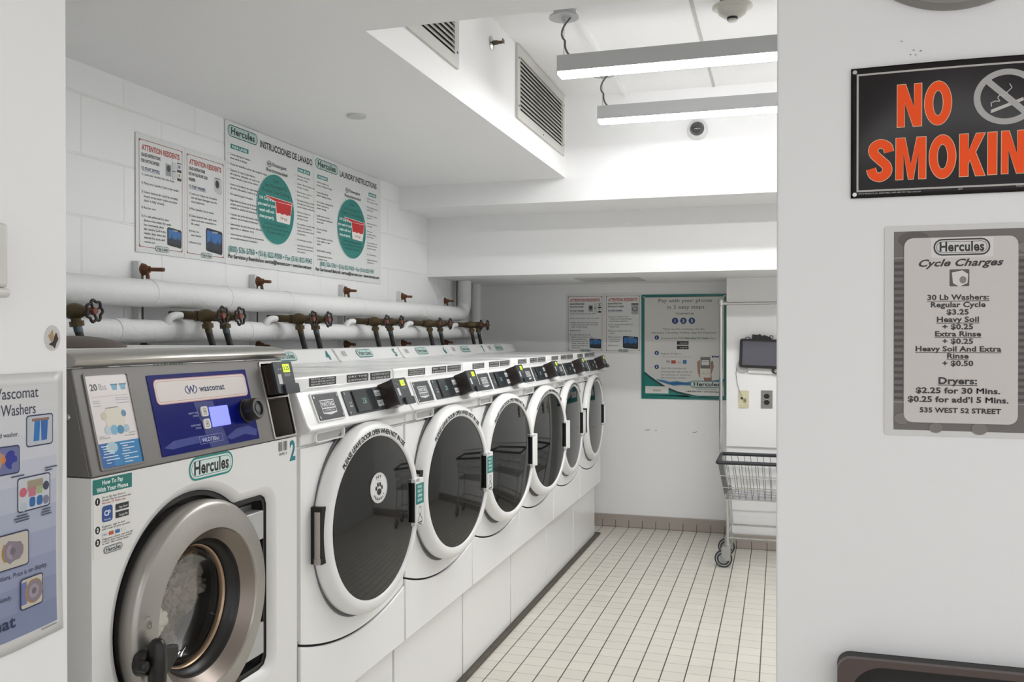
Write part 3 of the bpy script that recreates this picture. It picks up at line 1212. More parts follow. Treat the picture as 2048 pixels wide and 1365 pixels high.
for u in (1.0,):
    s.poly([(1.565, 0.030), (1.600, 0.042), (1.680, 0.044), (1.720, 0.040), (1.720, 0.028), (1.640, 0.027), (1.590, 0.024)], '#1a2f86')
    s.poly([(1.785, 0.030), (1.830, 0.046), (1.880, 0.048), (1.910, 0.036), (1.905, 0.020), (1.860, 0.030), (1.800, 0.022)], '#1a2f86')
s.ring([(1.686, 0.024), (1.770, 0.024), (1.770, 0.042), (1.686, 0.042)], [(1.6868, 0.0248), (1.7692, 0.0248), (1.7692, 0.0412), (1.6868, 0.0412)], '#8f9ac4')
s.text('WLD730cc', 1.694, 0.028, 0.009, '#c3cae0', 'l', 0.062)
for v, t in ((0.094, ('HEAVY SOIL', 'START')), (0.066, ('EXTRA RINSE', 'OPTION'))):
    s.text(t[0], 1.700, v, 0.004, '#aab2d6', 'r', 0.034)
    s.text(t[1], 1.700, v - 0.007, 0.004, '#aab2d6', 'r', 0.020)
s.build('panel_lettering', bp)
bm = new()
plate(bm, rrect(1.740, 0.058, 1.810, 0.105, 0.002), [], wp, 0.004, 0.0068)
finish('screen', bm, mat('blue_screen', '#7d84ff', 0.2, emit=0.85), bp, smooth=False)
for v0 in (0.085, 0.056):
    bm = new()
    plate(bm, rrect(1.708, v0, 1.732, v0 + 0.023, 0.005), [], wp, 0.004, 0.0085)
    b_ = finish('button', bm, mat('button_white', '#d9d6d0', 0.35), bp, 0.001)
    s = Sheet(wp, 0.0088)
    s.ring(rrect(1.7145, v0 + 0.004, 1.7255, v0 + 0.019, 0.003), rrect(1.716, v0 + 0.0055, 1.724, v0 + 0.0175, 0.0025), '#8a7f78')
    s.rect(1.718, v0 + 0.009, 1.722, v0 + 0.014, '#6c6660')
    s.build('button_symbol', b_)
bm = new()


def wpc(u, t, r, d, n=40, w=0.0):
    return [wp(u + (r + (w if k % 2 else 0)) * math.cos(2 * PI * k / n), t + (r + (w if k % 2 else 0)) * math.sin(2 * PI * k / n), d) for k in range(n)]


rings_ = [[bm.verts.new(p) for p in wpc(1.884, 0.084, r, d, 40, w)] for r, d, w in ((0.0300, 0.003, 0), (0.0300, 0.008, 0), (0.0270, 0.010, .0006), (0.0262, 0.036, .0006), (0.0245, 0.040, 0), (0.0175, 0.040, 0), (0.0165, 0.037, 0))]
for A, B in zip(rings_[:-1], rings_[1:]):
    for k in range(40):
        bm.faces.new((A[k], A[(k + 1) % 40], B[(k + 1) % 40], B[k]))
bm.faces.new(rings_[-1])
kn = finish('knob', bm, M_BLACK, bp, angle=50)
bm = new()
plate(bm, circ(1.884, 0.084, 0.0235, n=40), [circ(1.884, 0.084, 0.0185, n=40)], wp, 0.0398, 0.0408)
plate(bm, circ(1.884, 0.084, 0.009, n=24), [], wp, 0.036, 0.0385)
finish('knob_cap', bm, mat('knob_grey', '#5a5a5a', 0.35, metal=0.5), kn)
# steel bullnose along the top and the white lid behind
prof = [(-0.060, 1.399), (-0.043, 1.399), (-0.034, 1.405), (-0.031, 1.412), (-0.036, 1.420), (-0.050, 1.4265), (-0.075, 1.4305), (-0.12, 1.432), (-0.12, 1.399)]
bm = new()
plate(bm, prof, [], lambda u, v, d: Vector((u, d, v)), -0.004, WY1 - WY0 + 0.002)
finish('top_band', bm, M_STEEL, wash, 0.001, angle=60)
bm = new(); box(bm, -0.80, -0.119, 0.0, WY1 - WY0, 1.395, 1.4335)
finish('lid', bm, M_WASH, wash, 0.006, 3)
bm = new()
cyl(bm, (-0.055, -0.0005, 1.305), (-0.055, -0.004, 1.305), 0.007, 0.005, n=16)
finish('side_screw', bm, M_STEEL, wash)
# stickers on the cabinet
s = Sheet(wl(frameX(WX)), 0.0005, rough=0.35)
s.logo(1.643, 1.1375, 1.806, 1.190, edge='#1c8a80', fill='#dfe3e1', fill2='#d6e4e0')
s.build('logo_sticker', wash)
s = Sheet(wl(frameX(WX)), 0.0005, rough=0.35)
for q in range(9):
    if q != 4:
        s.rect(2.004 + q * 0.0048, 1.160, 2.0068 + q * 0.0048 + (0.0008 if q % 3 == 0 else 0), 1.184, '#6b6a68')
s.text('364613', 2.006, 1.149, 0.007, '#4e4c4a', 'l', 0.038)
s.build('barcode_sticker', wash)
s = Sheet(wl(frameX(WX)), 0.0005, rough=0.35)
s.text('2', 2.073, 1.130, 0.052, '#107a80', 'c', 0.030, 1)
s.build('number_sticker', wash)
s = Sheet(wl(frameX(WX)), 0.0005, rough=0.35)
U0 = 1.361
s.rect(U0, 1.035, 1.464, 1.158, '#e6e4e0')
s.rect(U0 - 0.001, 1.158, 1.465, 1.1865, '#12776e')
s.text('How To Pay', 1.412, 1.1745, 0.0085, '#e9f0ee', 'c', 0.056, 1).text('With Your Phone', 1.412, 1.1615, 0.0085, '#e9f0ee', 'c', 0.084, 1)
for v, t in ((1.140, '1'), (1.086, '2'), (1.062, '3')):
    s.ell(U0 + 0.011, v + 0.004, 0.0065, 0.0075, '#171717', 20).text(t, U0 + 0.011, v + 0.0005, 0.0075, '#ffffff', 'c', None, 1)
for v, t, c in ((1.148, 'Go to the App Store or', '#4a4a4a'), (1.1425, 'Google Play to download the', '#4a4a4a'), (1.137, 'Hercules CP Mobile App', '#b0402f'), (1.092, 'Register, sign in and', '#4a4a4a'),
                (1.087, 'add credit to your account', '#4a4a4a'), (1.068, 'Using your phone, scan the QR', '#4a4a4a'), (1.0635, 'code or enter machine number', '#4a4a4a'), (1.059, 'to start the washer/dryer', '#4a4a4a')):
    s.text(t, U0 + 0.022, v, 0.0036, c, 'l', 0.0029 * len(t))
s.rrect(U0 + 0.022, 1.102, U0 + 0.050, 1.133, 0.006, '#2b4f91').text('CP', U0 + 0.036, 1.114, 0.010, '#e8eef8', 'c', 0.017, 1).text('Hercules', U0 + 0.036, 1.105, 0.0035, '#cdd9ee', 'c', 0.018)
for v in (1.119, 1.1035):
    s.rect(U0 + 0.058, v, U0 + 0.094, v + 0.012, '#242424').text('App Store' if v > 1.11 else 'Google Play', U0 + 0.079, v + 0.003, 0.0045, '#e2e2e2', 'c', 0.024)
for q, c in enumerate(('#d9dbe0', '#c3562f', '#3e6fb0', '#e0ddd8')):
    s.rect(U0 + 0.023 + q * 0.017, 1.0745, U0 + 0.035 + q * 0.017, 1.0815, c)
s.text('VISA', U0 + 0.029, 1.0765, 0.003, '#2a3a78', 'c', 0.009)
s.logo(U0 + 0.026, 1.0405, U0 + 0.076, 1.0545, edge='#2a2a2a', fill='#d8dad9', fill2='#cfd2d1')
s.build('payment_sticker', wash)

# laundry tumbled in the washer, each piece on its own


def cloth(name, c, r, col, label, seed, fold=0.35):
    bm = new()
    bmesh.ops.create_icosphere(bm, subdivisions=6, radius=1.0)
    off = Vector((seed * 3.1, seed * 1.7, seed * 2.3))
    N = noise.noise
    for v in bm.verts:
        d = v.co.normalized()
        p = d * 1.3 + off
        w = Vector((N(p * 1.6 + off), N(p * 1.6 - off), N(p.zxy * 1.6)))
        q = p + w * 0.75
        r1, r2, r3 = abs(N(q * 1.15)), abs(N(q.yzx * 2.1 + w)), N(q * 5.0)
        f = 1 + 0.28 * N(p) - fold * 0.62 * (1 - min(1.0, r1 * 3.6)) - fold * 0.34 * (1 - min(1.0, r2 * 3.2)) + 0.04 * r3 + 0.10 * fold
        v.co = Vector((d.x * r[0], d.y * r[1], d.z * r[2])) * f
    o = finish(name, bm, mat('cloth_' + col, col, 0.95, bump=0.5, bscale=180, var=0.12, vscale=25), None, angle=180)
    o.location = c
    return props(o, label, 'laundry', 'laundry inside the washer drum')


DX = WX
cloth('towel', (DX - 0.140, 1.782, 0.862), (0.055, 0.076, 0.066), '#958b82', 'bunched grey-brown towel in the middle of the washer drum', 1, 0.45)
cloth('towel', (DX - 0.138, 1.708, 0.738), (0.040, 0.066, 0.074), '#9a9087', 'grey towel hanging down behind the black door handle of the washer', 2, 0.42)
cloth('washcloth', (DX - 0.150, 1.805, 0.943), (0.042, 0.046, 0.022), '#ab936f', 'tan fluffy cloth on top of the laundry in the drum', 3, 0.5)
cloth('shirt', (DX - 0.103, 1.652, 0.812), (0.018, 0.044, 0.040), '#ece8e0', 'white cloth at the left of the washer window, above the black handle', 4, 0.4)
cloth('towel', (DX - 0.150, 1.665, 0.925), (0.045, 0.045, 0.055), '#6f676b', 'darker grey cloth at the upper left inside the washer', 5, 0.4)
cloth('towel', (DX - 0.215, 1.825, 0.770), (0.055, 0.030, 0.060), '#9c8f80', 'beige towel at the right side of the washer drum', 6, 0.4)

# brown round lid lying on the washer
bm = new()
lathe(bm, [(0.118, 0.118, 0.0), (0.118, 0.118, 0.003), (0.106, 0.106, 0.010), (0.088, 0.088, 0.0165), (0.066, 0.066, 0.0215), (0.04, 0.04, 0.025), (0.01, 0.01, 0.0262)], (0, 0, 0), 'Z', 48, True, True)
o = finish('dispenser_lid', bm, mat('brown_lid', '#5f544e', 0.55), None, angle=50)
o.location = (-1.52, 1.60, 1.4338)
props(o, 'low domed brown lid on top of the washer at its left end', 'lid')

# ================================================================== pipes, brackets, valves on the left wall


def bend(a, c, b, k=8):
    a, b, c = Vector(a), Vector(b), Vector(c)
    return [(a * (1 - t) ** 2 + c * 2 * t * (1 - t) + b * t * t) for t in [i / k for i in range(k + 1)]]


def wobble(y0, y1, x, z, r, n=60):
    pts, rs = [], []
    for k in range(n + 1):
        y = y0 + (y1 - y0) * k / n
        pts.append(Vector((x + 0.002 * noise.noise(Vector((y * 2, 0, z))), y, z + 0.002 * noise.noise(Vector((0, y * 2, z))))))
        rs.append(r * (1 + 0.025 * noise.noise(Vector((y * 4.1, z * 9, 3)))))
    return pts, rs


UZ, UX, UR = 1.615, -2.19, 0.050
LZ, LX, LR = 1.478, -2.185, 0.042
pts, rs = wobble(1.17, 5.86, UX, UZ, UR)
e = bend((UX, 5.90, UZ), (UX, 6.02, UZ), (UX, 6.02, UZ + 0.12))
bm = new(); tube(bm, pts + e + [Vector((UX, 6.02, 1.857))], rs + [UR] * (len(e) + 1), 24)
o = finish('insulated_pipe', bm, M_PIPE, None, angle=70); origin_to(o, (UX, 1.17, UZ))
props(o, 'thick white wrapped pipe, upper of two, turning up into the soffit', 'pipe')
# wrap collars as children
for y in (2.70, 3.15, 3.62, 4.35, 5.2):
    bm = new(); tube(bm, [(UX, y - 0.03, UZ), (UX, y - 0.028, UZ), (UX, y + 0.028, UZ), (UX, y + 0.03, UZ)], [UR * 0.99, UR * 1.035, UR * 1.035, UR * 0.99], 24)
    c_ = finish('wrap_band', bm, M_PIPE, None); c_.data.transform(Matrix.Translation(-Vector((UX, 1.17, UZ)))); c_.parent = o
pts, rs = wobble(1.17, 6.25, LX, LZ, LR)
e = bend((LX - 0.02, 6.30, LZ), (LX - 0.03, 6.40, LZ), (LX - 0.045, 6.40, LZ + 0.10))
bm = new(); tube(bm, pts + e + [Vector((LX - 0.045, 6.40, 1.857))], rs + [0.036] * (len(e) + 1), 24)
o = finish('insulated_pipe', bm, M_PIPE, None, angle=70); origin_to(o, (LX, 1.17, LZ))
props(o, 'thick white wrapped pipe, lower of two, running just above the machines', 'pipe')
lower_pipe = o
for y in (2.52, 2.80, 3.30, 3.52, 4.28, 5.08, 5.6):
    bm = new(); tube(bm, [(LX, y - 0.03, LZ), (LX, y - 0.028, LZ), (LX, y + 0.028, LZ), (LX, y + 0.03, LZ)], [LR * 0.99, LR * 1.04, LR * 1.04, LR * 0.99], 24)
    c_ = finish('wrap_band', bm, M_PIPE, None); c_.data.transform(Matrix.Translation(-Vector((LX, 1.17, LZ)))); c_.parent = o
bm = new(); tube(bm, [(-2.235, 5.985, 1.66), (-2.236, 5.985, 1.75), (-2.235, 5.985, 1.857)], 0.004, 8)
o = finish('hanger_rod', bm, M_HOSE, None); origin_to(o, (-2.235, 5.985, 1.66))
props(o, 'thin dark vertical rod beside the white corner pipe', 'rod')

BL = ['leftmost', 'second from the left', 'middle', 'fourth from the left', 'rightmost']
for i, y in enumerate((2.71, 3.458, 4.292, 5.044, 5.771)):
    e = empty('pipe_bracket', (XL, y, 1.2), 'white wall channel with rusty clamp bolt above the pipes, %s of five' % BL[i], 'bracket', 'pipe brackets on the block wall')
    bm = new()
    box(bm, 0.0, 0.030, -0.014, 0.001, 0.0, 0.535)
    box(bm, 0.0, 0.026, 0.003, 0.018, 0.0, 0.515, mi=1)  # dark bar painted as the shade in the channel's gap
    finish('channel', bm, [M_GALV, mat('slot_shade', '#4e4743', 0.7)], e, smooth=False)
    for z in (0.505, 0.215):
        bm = new()
        ln = (0.060 if i == 0 else 0.035) if z > 0.4 else 0.03
        y_ = 0.012
        cyl(bm, (0.024, y_, z), (0.036, y_, z), 0.024, 0.021, n=20)
        cyl(bm, (0.034, y_, z), (0.056, y_, z), 0.017, 0.014, n=6)
        cyl(bm, (0.05, y_, z), (0.06 + ln, y_, z - 0.003), 0.0075, n=10)
        tube(bm, [(0.045, y_, z), (0.050, y_, z - 0.03), (0.055, y_, z - 0.055)], 0.007, 8)
        finish('clamp_bolt', bm, M_RUST, e, angle=40)

VZ = 1.535


def make_valve():
    root = empty('stop_valve', (-2.06, 0, VZ))
    bm = new()
    cyl(bm, (-0.11, 0, 0.004), (-0.04, 0, 0.0), 0.016, n=12)
    cyl(bm, (-0.045, 0, 0), (-0.03, 0, 0), 0.022, n=6)
    lathe(bm, [(0.016, 0.016, -0.03), (0.024, 0.024, -0.02), (0.026, 0.026, 0.0), (0.022, 0.022, 0.018), (0.016, 0.016, 0.03), (0.016, 0.016, 0.044), (0.010, 0.010, 0.046), (0.009, 0.009, 0.07)], (0, 0, 0), 'X', 16, True, True)
    cyl(bm, (0, 0, -0.01), (0.002, 0.003, -0.034), 0.015, n=12)
    cyl(bm, (0.002, 0.003, -0.030), (0.003, 0.005, -0.046), 0.021, n=8)
    cyl(bm, (-0.15, -0.02, 0.004), (-0.10, 0, 0.003), 0.015, n=12)
    finish('valve_body', bm, M_BRASS, root, angle=40)
    bm = new()
    n = 48
    pts = [(0.072, (0.031 + 0.0035 * math.cos(7 * 2 * PI * k / n)) * math.cos(2 * PI * k / n), (0.031 + 0.0035 * math.cos(7 * 2 * PI * k / n)) * math.sin(2 * PI * k / n)) for k in range(n)]
    tube(bm, pts, 0.0043, 8, closed=True)
    for k in range(4):
        t = 2 * PI * k / 4 + 0.4
        cyl(bm, (0.068, 0.008 * math.cos(t), 0.008 * math.sin(t)), (0.071, 0.029 * math.cos(t), 0.029 * math.sin(t)), 0.004, n=8)
    hw = finish('handwheel', bm, M_WHEEL, root, angle=60)
    bm = new(); cyl(bm, (0.062, 0, 0), (0.078, 0, 0), 0.0125, 0.010, n=16)
    finish('wheel_hub', bm, mat('red_hub', '#7c4433', 0.6), hw)
    bm = new()
    cyl(bm, (0.003, 0.005, -0.044), (0.005, 0.009, -0.063), 0.0135, n=12)
    fr = finish('hose_ferrule', bm, M_BRASS, root)
    bm = new()
    tube(bm, [(0.004, 0.007, -0.056), (0.012, 0.030, -0.13), (0.014, 0.055, -0.22), (0.012, 0.070, -0.34)], 0.0122, 12)
    finish('hose', bm, M_HOSE, root)
    return root


M_BLUEF = mat('blue_ferrule', '#55626c', 0.35, metal=0.6)
vp = make_valve()
VL = [(2.19, 'brass stop valve with red-centred wheel at the left edge, above the brown lid'),
      (2.835, 'left valve of the pair right of the first bracket, dark iron wheel and black hose'), (2.945, 'right valve of the pair right of the first bracket, hose with blue collar'),
      (3.50, 'left valve of the pair between second and third brackets, under the posters'), (3.64, 'right valve of the pair between second and third brackets'),
      (4.27, 'left valve of the pair just right of the middle bracket'), (4.455, 'right valve of the pair just right of the middle bracket'),
      (5.03, 'left valve of the pair just right of the fourth bracket'), (5.205, 'right valve of the pair just right of the fourth bracket'),
      (5.80, 'left valve of the last pair, below the corner pipe elbow'), (5.945, 'rightmost valve of all, nearest the back wall')]
valves = []
for i, (y, lb) in enumerate(VL):
    r_ = vp if i == 0 else copy_tree(vp)
    r_.location = (-2.06, y, VZ)
    props(r_, lb, 'valve', 'stop valves with wheels above the machines')
    valves.append(r_)
for i, r_ in enumerate(valves):
    if i % 2 == 0:
        for ch in r_.children:
            if ch.name.startswith('hose_ferrule'):
                ch.data = ch.data.copy()
                ch.data.materials[0] = M_BLUEF
                ch['label'] = 'blue hose ferrule'
# white wrapped elbows feeding each pair
for i, y in enumerate((2.80, 3.45, 4.20, 4.96, 5.74)):
    bm = new()
    tube(bm, bend((LX + 0.02, y - 0.06, LZ + 0.02), (LX + 0.03, y - 0.06, VZ + 0.006), (-2.145, y + 0.0, VZ)), [0.0165 - 0.0003 * k for k in range(9)], 12)
    o = finish('branch_elbow', bm, M_PIPE, None, angle=70); o.data.transform(Matrix.Translation(-Vector((LX, 1.17, LZ)))); o.parent = lower_pipe

# ================================================================== posters on the block wall
PWX = XL + 0.002
fW = frameX(PWX)


def attention(name, mp, u0, v0, u1, v1, label, title, heads, startline, items, card, pic, group=None):
    e, s = board(name, mp, u0, v0, u1, v1, 0.003, label, 'sign', '#dfe1e0', 0.35, group)
    W, H = u1 - u0, v1 - v0
    U = lambda f: u0 + W * f
    V = lambda f: v0 + H * f
    a, b, c, d = U(0.055), V(0.045), U(0.955), V(0.955)
    t = W * 0.008
    s.ring([(a, b), (c, b), (c, d), (a, d)], [(a + t, b + t), (c - t, b + t), (c - t, d - t), (a + t, d - t)], '#9a4038')
    q = W * 0.055
    for pu_, pv_, su, sv in ((a, b, 1, 1), (c, b, -1, 1), (c, d, -1, -1), (a, d, 1, -1)):
        s.poly([(pu_, pv_), (pu_ + su * q, pv_), (pu_ + su * q * 0.35, pv_ + sv * q * 0.35), (pu_, pv_ + sv * q)][::(1 if su * sv > 0 else -1)], '#8f3a33')
    s.text('ATTENTION RESIDENTS', U(0.505), V(0.868), H * 0.047, RED, 'c', W * 0.78, 1)
    v = 0.815
    for h_ in heads:
        s.text(h_, U(0.10), V(v), H * 0.028, INK, 'l', W * 0.0215 * len(h_) , 1)
        v -= 0.05
    v -= 0.015
    s.text(startline, U(0.10), V(v), H * 0.026, NAVY, 'l', W * 0.0235 * len(startline), 1)
    s.line([(U(0.10), V(v - 0.008)), (U(0.10) + W * 0.0235 * len(startline), V(v - 0.008))], H * 0.003, NAVY)
    for v, ls in items:
        for q_, l in enumerate(ls):
            ind = 0.0 if q_ == 0 else 0.05
            s.text(l, U(0.10 + ind), V(v - q_ * 0.036), H * 0.0195, '#2c2c2c', 'l', W * 0.0192 * len(l))
    # pictured machine
    if pic == 'dryer':
        s.rect(U(0.60), V(0.70), U(0.71), V(0.81), '#8e9296').ell(U(0.655), V(0.765), W * 0.04, H * 0.03, '#33383d').rect(U(0.605), V(0.80), U(0.705), V(0.81), '#c3c6c8')
        s.rect(U(0.735), V(0.68), U(0.81), V(0.835), '#c4c7c9').rect(U(0.735), V(0.75), U(0.81), V(0.757), '#22262b')
        s.rect(U(0.84), V(0.68), U(0.93), V(0.84), '#dcdedf').rect(U(0.84), V(0.832), U(0.93), V(0.84), '#24282c').rect(U(0.84), V(0.755), U(0.93), V(0.778), '#24282c').rect(U(0.84), V(0.68), U(0.93), V(0.703), '#24282c')
        s.ell(U(0.885), V(0.805), W * 0.026, H * 0.016, '#6f7a83').ell(U(0.885), V(0.73), W * 0.022, H * 0.015, '#a89a55')
    elif pic == 'front':
        s.poly([(U(0.72), V(0.675)), (U(0.86), V(0.645)), (U(0.91), V(0.67)), (U(0.90), V(0.80)), (U(0.84), V(0.815)), (U(0.72), V(0.80))], '#c4c5c6')
        s.ell(U(0.79), V(0.745), W * 0.055, H * 0.042, '#6c6f72').ell(U(0.79), V(0.745), W * 0.042, H * 0.033, '#1f2022').rect(U(0.73), V(0.797), U(0.86), V(0.803), '#2f3134')
    else:
        s.rrect(U(0.735), V(0.65), U(0.925), V(0.835), W * 0.02, '#a9abad').rect(U(0.735), V(0.80), U(0.925), V(0.832), '#6e7276')
        s.ell(U(0.83), V(0.735), W * 0.075, H * 0.04, '#5f6469').ell(U(0.83), V(0.738), W * 0.05, H * 0.027, '#aeb2b5')
    # pictured laundry card with a skyline
    cu, cv, cw, chh = card
    P = lambda x, y: (U(cu + cw * x), V(cv + chh * y))
    s.poly([P(0.02, 0.05), P(0.12, 0.0), P(0.97, -0.09), P(1, 0.05), P(1, 0.86), P(0.93, 0.93), P(0.08, 1.0), P(0.02, 0.93)], '#171c22')
    s.poly([P(0.08, 0.14), P(0.95, 0.06), P(0.95, 0.80), P(0.08, 0.90)], '#2f6cab')
    s.poly([P(0.08, 0.14), P(0.95, 0.06), P(0.95, 0.36), P(0.88, 0.50), P(0.84, 0.34), P(0.76, 0.42), P(0.70, 0.55), P(0.66, 0.36), P(0.56, 0.40), P(0.50, 0.33), P(0.42, 0.48), P(0.36, 0.36), P(0.30, 0.72), P(0.27, 0.38), P(0.18, 0.46), P(0.12, 0.34), P(0.08, 0.4)], '#20303f')
    s.text('LAUNDRY', P(0.55, 0.84)[0], P(0.55, 0.82)[1], H * chh * 0.07, '#b9c6d2', 'c', W * cw * 0.35, 1)
    s.logo(U(0.38), V(0.022), U(0.66), V(0.070), edge='#2d4a46', fill='#dde4e1', fill2='#c9d8d3')
    s.build('printing', e)
    return e


IT_D = [(0.655, ['1) Load your clothes into the dryer.']), (0.580, ['2) Place your Laundry Card in the reader.']),
        (0.505, ['3) Select desired dry cycle by pressing', 'button on the dryer (make sure dryer', 'door is fully closed).']), (0.372, ['4) Remove card.']),
        (0.300, ['5) To add additional dry time', '(before the initial dry cycle', 'has concluded), place', 'the Laundry Card in the', 'reader, then select the', 'desired dry cycle, and', 'remove card.'])]
IT_W = [(0.590, ['1) Load your clothes into the washer', 'and add liquid detergent into the', 'soap compartment.']), (0.450, ['2) Place Laundry Card in reader.']),
        (0.385, ['3) Select desired wash cycle, cycle', 'options and water temperature on', 'the washer.']), (0.245, ['4) Press the', 'start button.']), (0.140, ['5) Remove Card.'])]
IT_S = [(0.600, ['1) Load your clothes into the', 'washer and add liquid detergent', 'into the soap compartment.']), (0.470, ['2) Turn selector dial to select your', 'desired cycle.']),
        (0.365, ['3) Place your Laundry Card in the', 'reader.']), (0.265, ['4) Start washer by', 'pressing button', 'on the washer.']), (0.125, ['5) Remove Card.'])]
attention('notice_poster', fW, 2.714, 1.772, 2.990, 2.213, 'white ATTENTION RESIDENTS notice about dryers, leftmost on the block wall', '', ['USAGE INSTRUCTIONS', 'FOR MAYTAG DRYERS'], 'TO START DRYERS:', IT_D, (0.62, 0.09, 0.31, 0.16), 'dryer')
attention('notice_poster', fW, 2.991, 1.772, 3.261, 2.211, 'white ATTENTION RESIDENTS notice about front load washers, left of the Spanish laundry board', '', ['USAGE INSTRUCTIONS', 'FOR MAYTAG FRONT LOAD', 'WASHERS'], 'TO START WASHERS:', IT_W, (0.50, 0.09, 0.42, 0.22), 'front')


def hercules(name, u0, u1, v0, v1, label, L):
    e, s = board(name, fW, u0, v0, u1, v1, 0.003, label, 'sign', '#e2e4e3', 0.35)
    W, H = u1 - u0, v1 - v0
    U = lambda x: u0 + W * x
    V = lambda y: v0 + H * y
    s.logo(U(0.022), V(0.895), U(0.328), V(0.978), edge='#1d6a63')
    s.text(L['title'], U(0.352), V(0.897), H * 0.049, '#1c1c1c', 'l', W * L.get('tw', 0.635), 1)
    s.rect(U(0.050), V(0.812), U(0.050 + L['b1']), V(0.845), TEAL).text(L['wash'], U(0.050 + L['b1'] / 2), V(0.818), H * 0.020, '#dff0ec', 'c', W * L['b1'] * 0.84, 1)
    s.rect(U(0.795), V(0.808), U(0.795 + L['b2']), V(0.842), TEAL).text(L['dry'], U(0.795 + L['b2'] / 2), V(0.815), H * 0.018, '#dff0ec', 'c', W * L['b2'] * 0.86, 1)
    for x, y, ls in L['left']:
        s.text('\u2022', U(x - 0.025), V(y), H * 0.014, '#333333')
        for q, l in enumerate(ls):
            s.text(l, U(x), V(y - q * 0.026), H * 0.0145, '#3a3a3a', 'l', W * 0.0089 * len(l))
    for x, y, ls in L['right']:
        s.text('\u2022', U(x - 0.020), V(y), H * 0.014, '#333333')
        for q, l in enumerate(ls):
            s.text(l, U(x), V(y - q * 0.026), H * 0.0125, '#3a3a3a', 'l', W * 0.0074 * len(l))
    s.ring(circ(U(0.455), V(0.792), W * 0.022, H * 0.024, 24), circ(U(0.455), V(0.792), W * 0.0185, H * 0.0205, 24), '#222222').text('HE', U(0.455), V(0.782), H * 0.020, '#222222', 'c', W * 0.028)
    s.text('Detergent', U(0.488), V(0.783), H * 0.026, '#262626', 'l', W * 0.165)
    s.text('Recommended', U(0.42), V(0.735), H * 0.026, '#262626', 'l', W * 0.245)
    cu, cv, ca, cb = U(0.53), V(0.460), W * 0.213, H * 0.264
    s.poly(circ(cu, cv, ca * 1.015, cb * 1.015, 64), '#c9e0da').poly(circ(cu, cv, ca, cb, 64), '#128078')
    for y, t, w in ((0.665, 'Use', 0.06), (0.620, 'Less Detergent To', 0.255), (0.578, 'Prevent Over-Sudsing', 0.31)):
        s.text(t, cu, V(y), H * 0.025, '#0e2f30', 'c', W * w)
    for y, t, w in ((0.515, '1/4 Cup is all', 0.17), (0.470, 'you need or your', 0.20), (0.425, 'wash will not', 0.165), (0.380, 'rinse properly.', 0.165)):
        s.text(t, U(0.425), V(y), H * 0.0235, '#eaf4f1', 'c', W * w, 1)
    for y, t, w in ((0.335, 'Use Menos Detergente Para', 0.27), (0.302, 'Prevenir El Exceso De Espuma', 0.30), (0.272, '1/4 de taza es todo lo que', 0.22)):
        s.text(t, cu, V(y), H * 0.018, '#0e2f30', 'c', W * w)
    K = lambda x, y: (U(x), V(y))
    s.poly([K(0.415, 0.553), K(0.725, 0.543), K(0.690, 0.368), K(0.535, 0.372), K(0.518, 0.515), K(0.416, 0.540)], '#f0e4e0')
    s.poly([K(0.419, 0.549), K(0.720, 0.539), K(0.7165, 0.527), K(0.521, 0.522), K(0.419, 0.543)], '#c81014')
    s.poly([K(0.524, 0.520), K(0.715, 0.522), K(0.699, 0.435), K(0.68, 0.44), K(0.66, 0.433), K(0.63, 0.442), K(0.60, 0.433), K(0.57, 0.441), K(0.535, 0.435)], '#c81014')
    s.text('1/4 cup', U(0.615), V(0.395), H * 0.020, '#222222', 'c', W * 0.085)
    s.text('(800) 526-5760 \u2022 (516) 822-9300 \u2022 Fax (516) 822-9543', U(L['pu']), V(0.088), H * L['ph'], TEAL, 'l', W * L['pw'], 0)
    s.text(L['svc'], U(0.022), V(0.044), H * 0.027, '#1d1d1d', 'l', W * 0.945, 1)
    s.build('printing', e)


hercules('instruction_board', 3.263, 4.007, 1.770, 2.388, 'large white board headed INSTRUCCIONES DE LAVADO with teal oval and red cup', dict(
    title='INSTRUCCIONES DE LAVADO', wash='PARA LAVAR', dry='PARA SECAR', b1=0.18, b2=0.16, pu=0.022, pw=0.955, ph=0.040,
    svc='Por Servicios y Reembolsos: service@hercnet.com \u2022 www.hercnet.com',
    left=[(0.045, 0.766, ['Compruebe que el tambor', 'este vacio y limpio']), (0.045, 0.697, ['Vacie los bolsillos antes de cargar la ropa']), (0.045, 0.655, ['Separar la ropa (ropa blanca,', 'de colores, delicada etc.) para un', 'mejor lavado y para evitar danos']),
          (0.045, 0.555, ['Llenar la lavadora de ropa hasta', 'el nivel adecuado y cierre la puerta']), (0.045, 0.487, ['No sobrecargue la lavadora']), (0.045, 0.443, ['Siga instrucciones en el lector de', 'tarjeta para encender la lavadora,', 'usando la tarjeta de lavanderia']),
          (0.045, 0.345, ['Cuando use polvo de lavado, coloque', 'adentro de la lavadora solamente']), (0.045, 0.275, ['Seleccione el ciclo (normal, delicado,', 'agua fria o caliente, etc.)']), (0.045, 0.205, ['Instrucciones adicionales se encuentran', 'en la calcomania en la lavadora'])],
    right=[(0.785, 0.770, ['Compruebe que el tambor', 'este vacio y limpio']), (0.785, 0.705, ['Limpie el filtro de pelusa antes', 'de iniciar el secado']), (0.785, 0.640, ['Poner la ropa y cierre la', 'puerta de la secadora']), (0.785, 0.575, ['Siga instrucciones en el lector', 'de tarjeta para iniciar secado,', 'usando la tarjeta de lavanderia']),
           (0.785, 0.480, ['Seleccione el ajuste de', 'temperatura deseado', 'para iniciar secado']), (0.785, 0.385, ['Para reiniciar el secado, cierre', 'la puerta de la secadora y', 'vuelva a seleccionar el ajuste', 'de temperatura']), (0.785, 0.260, ['No sobrecargue la secadora']), (0.785, 0.215, ['Instrucciones adicionales se', 'encuentran en la calcomania', 'en la secadora'])]))
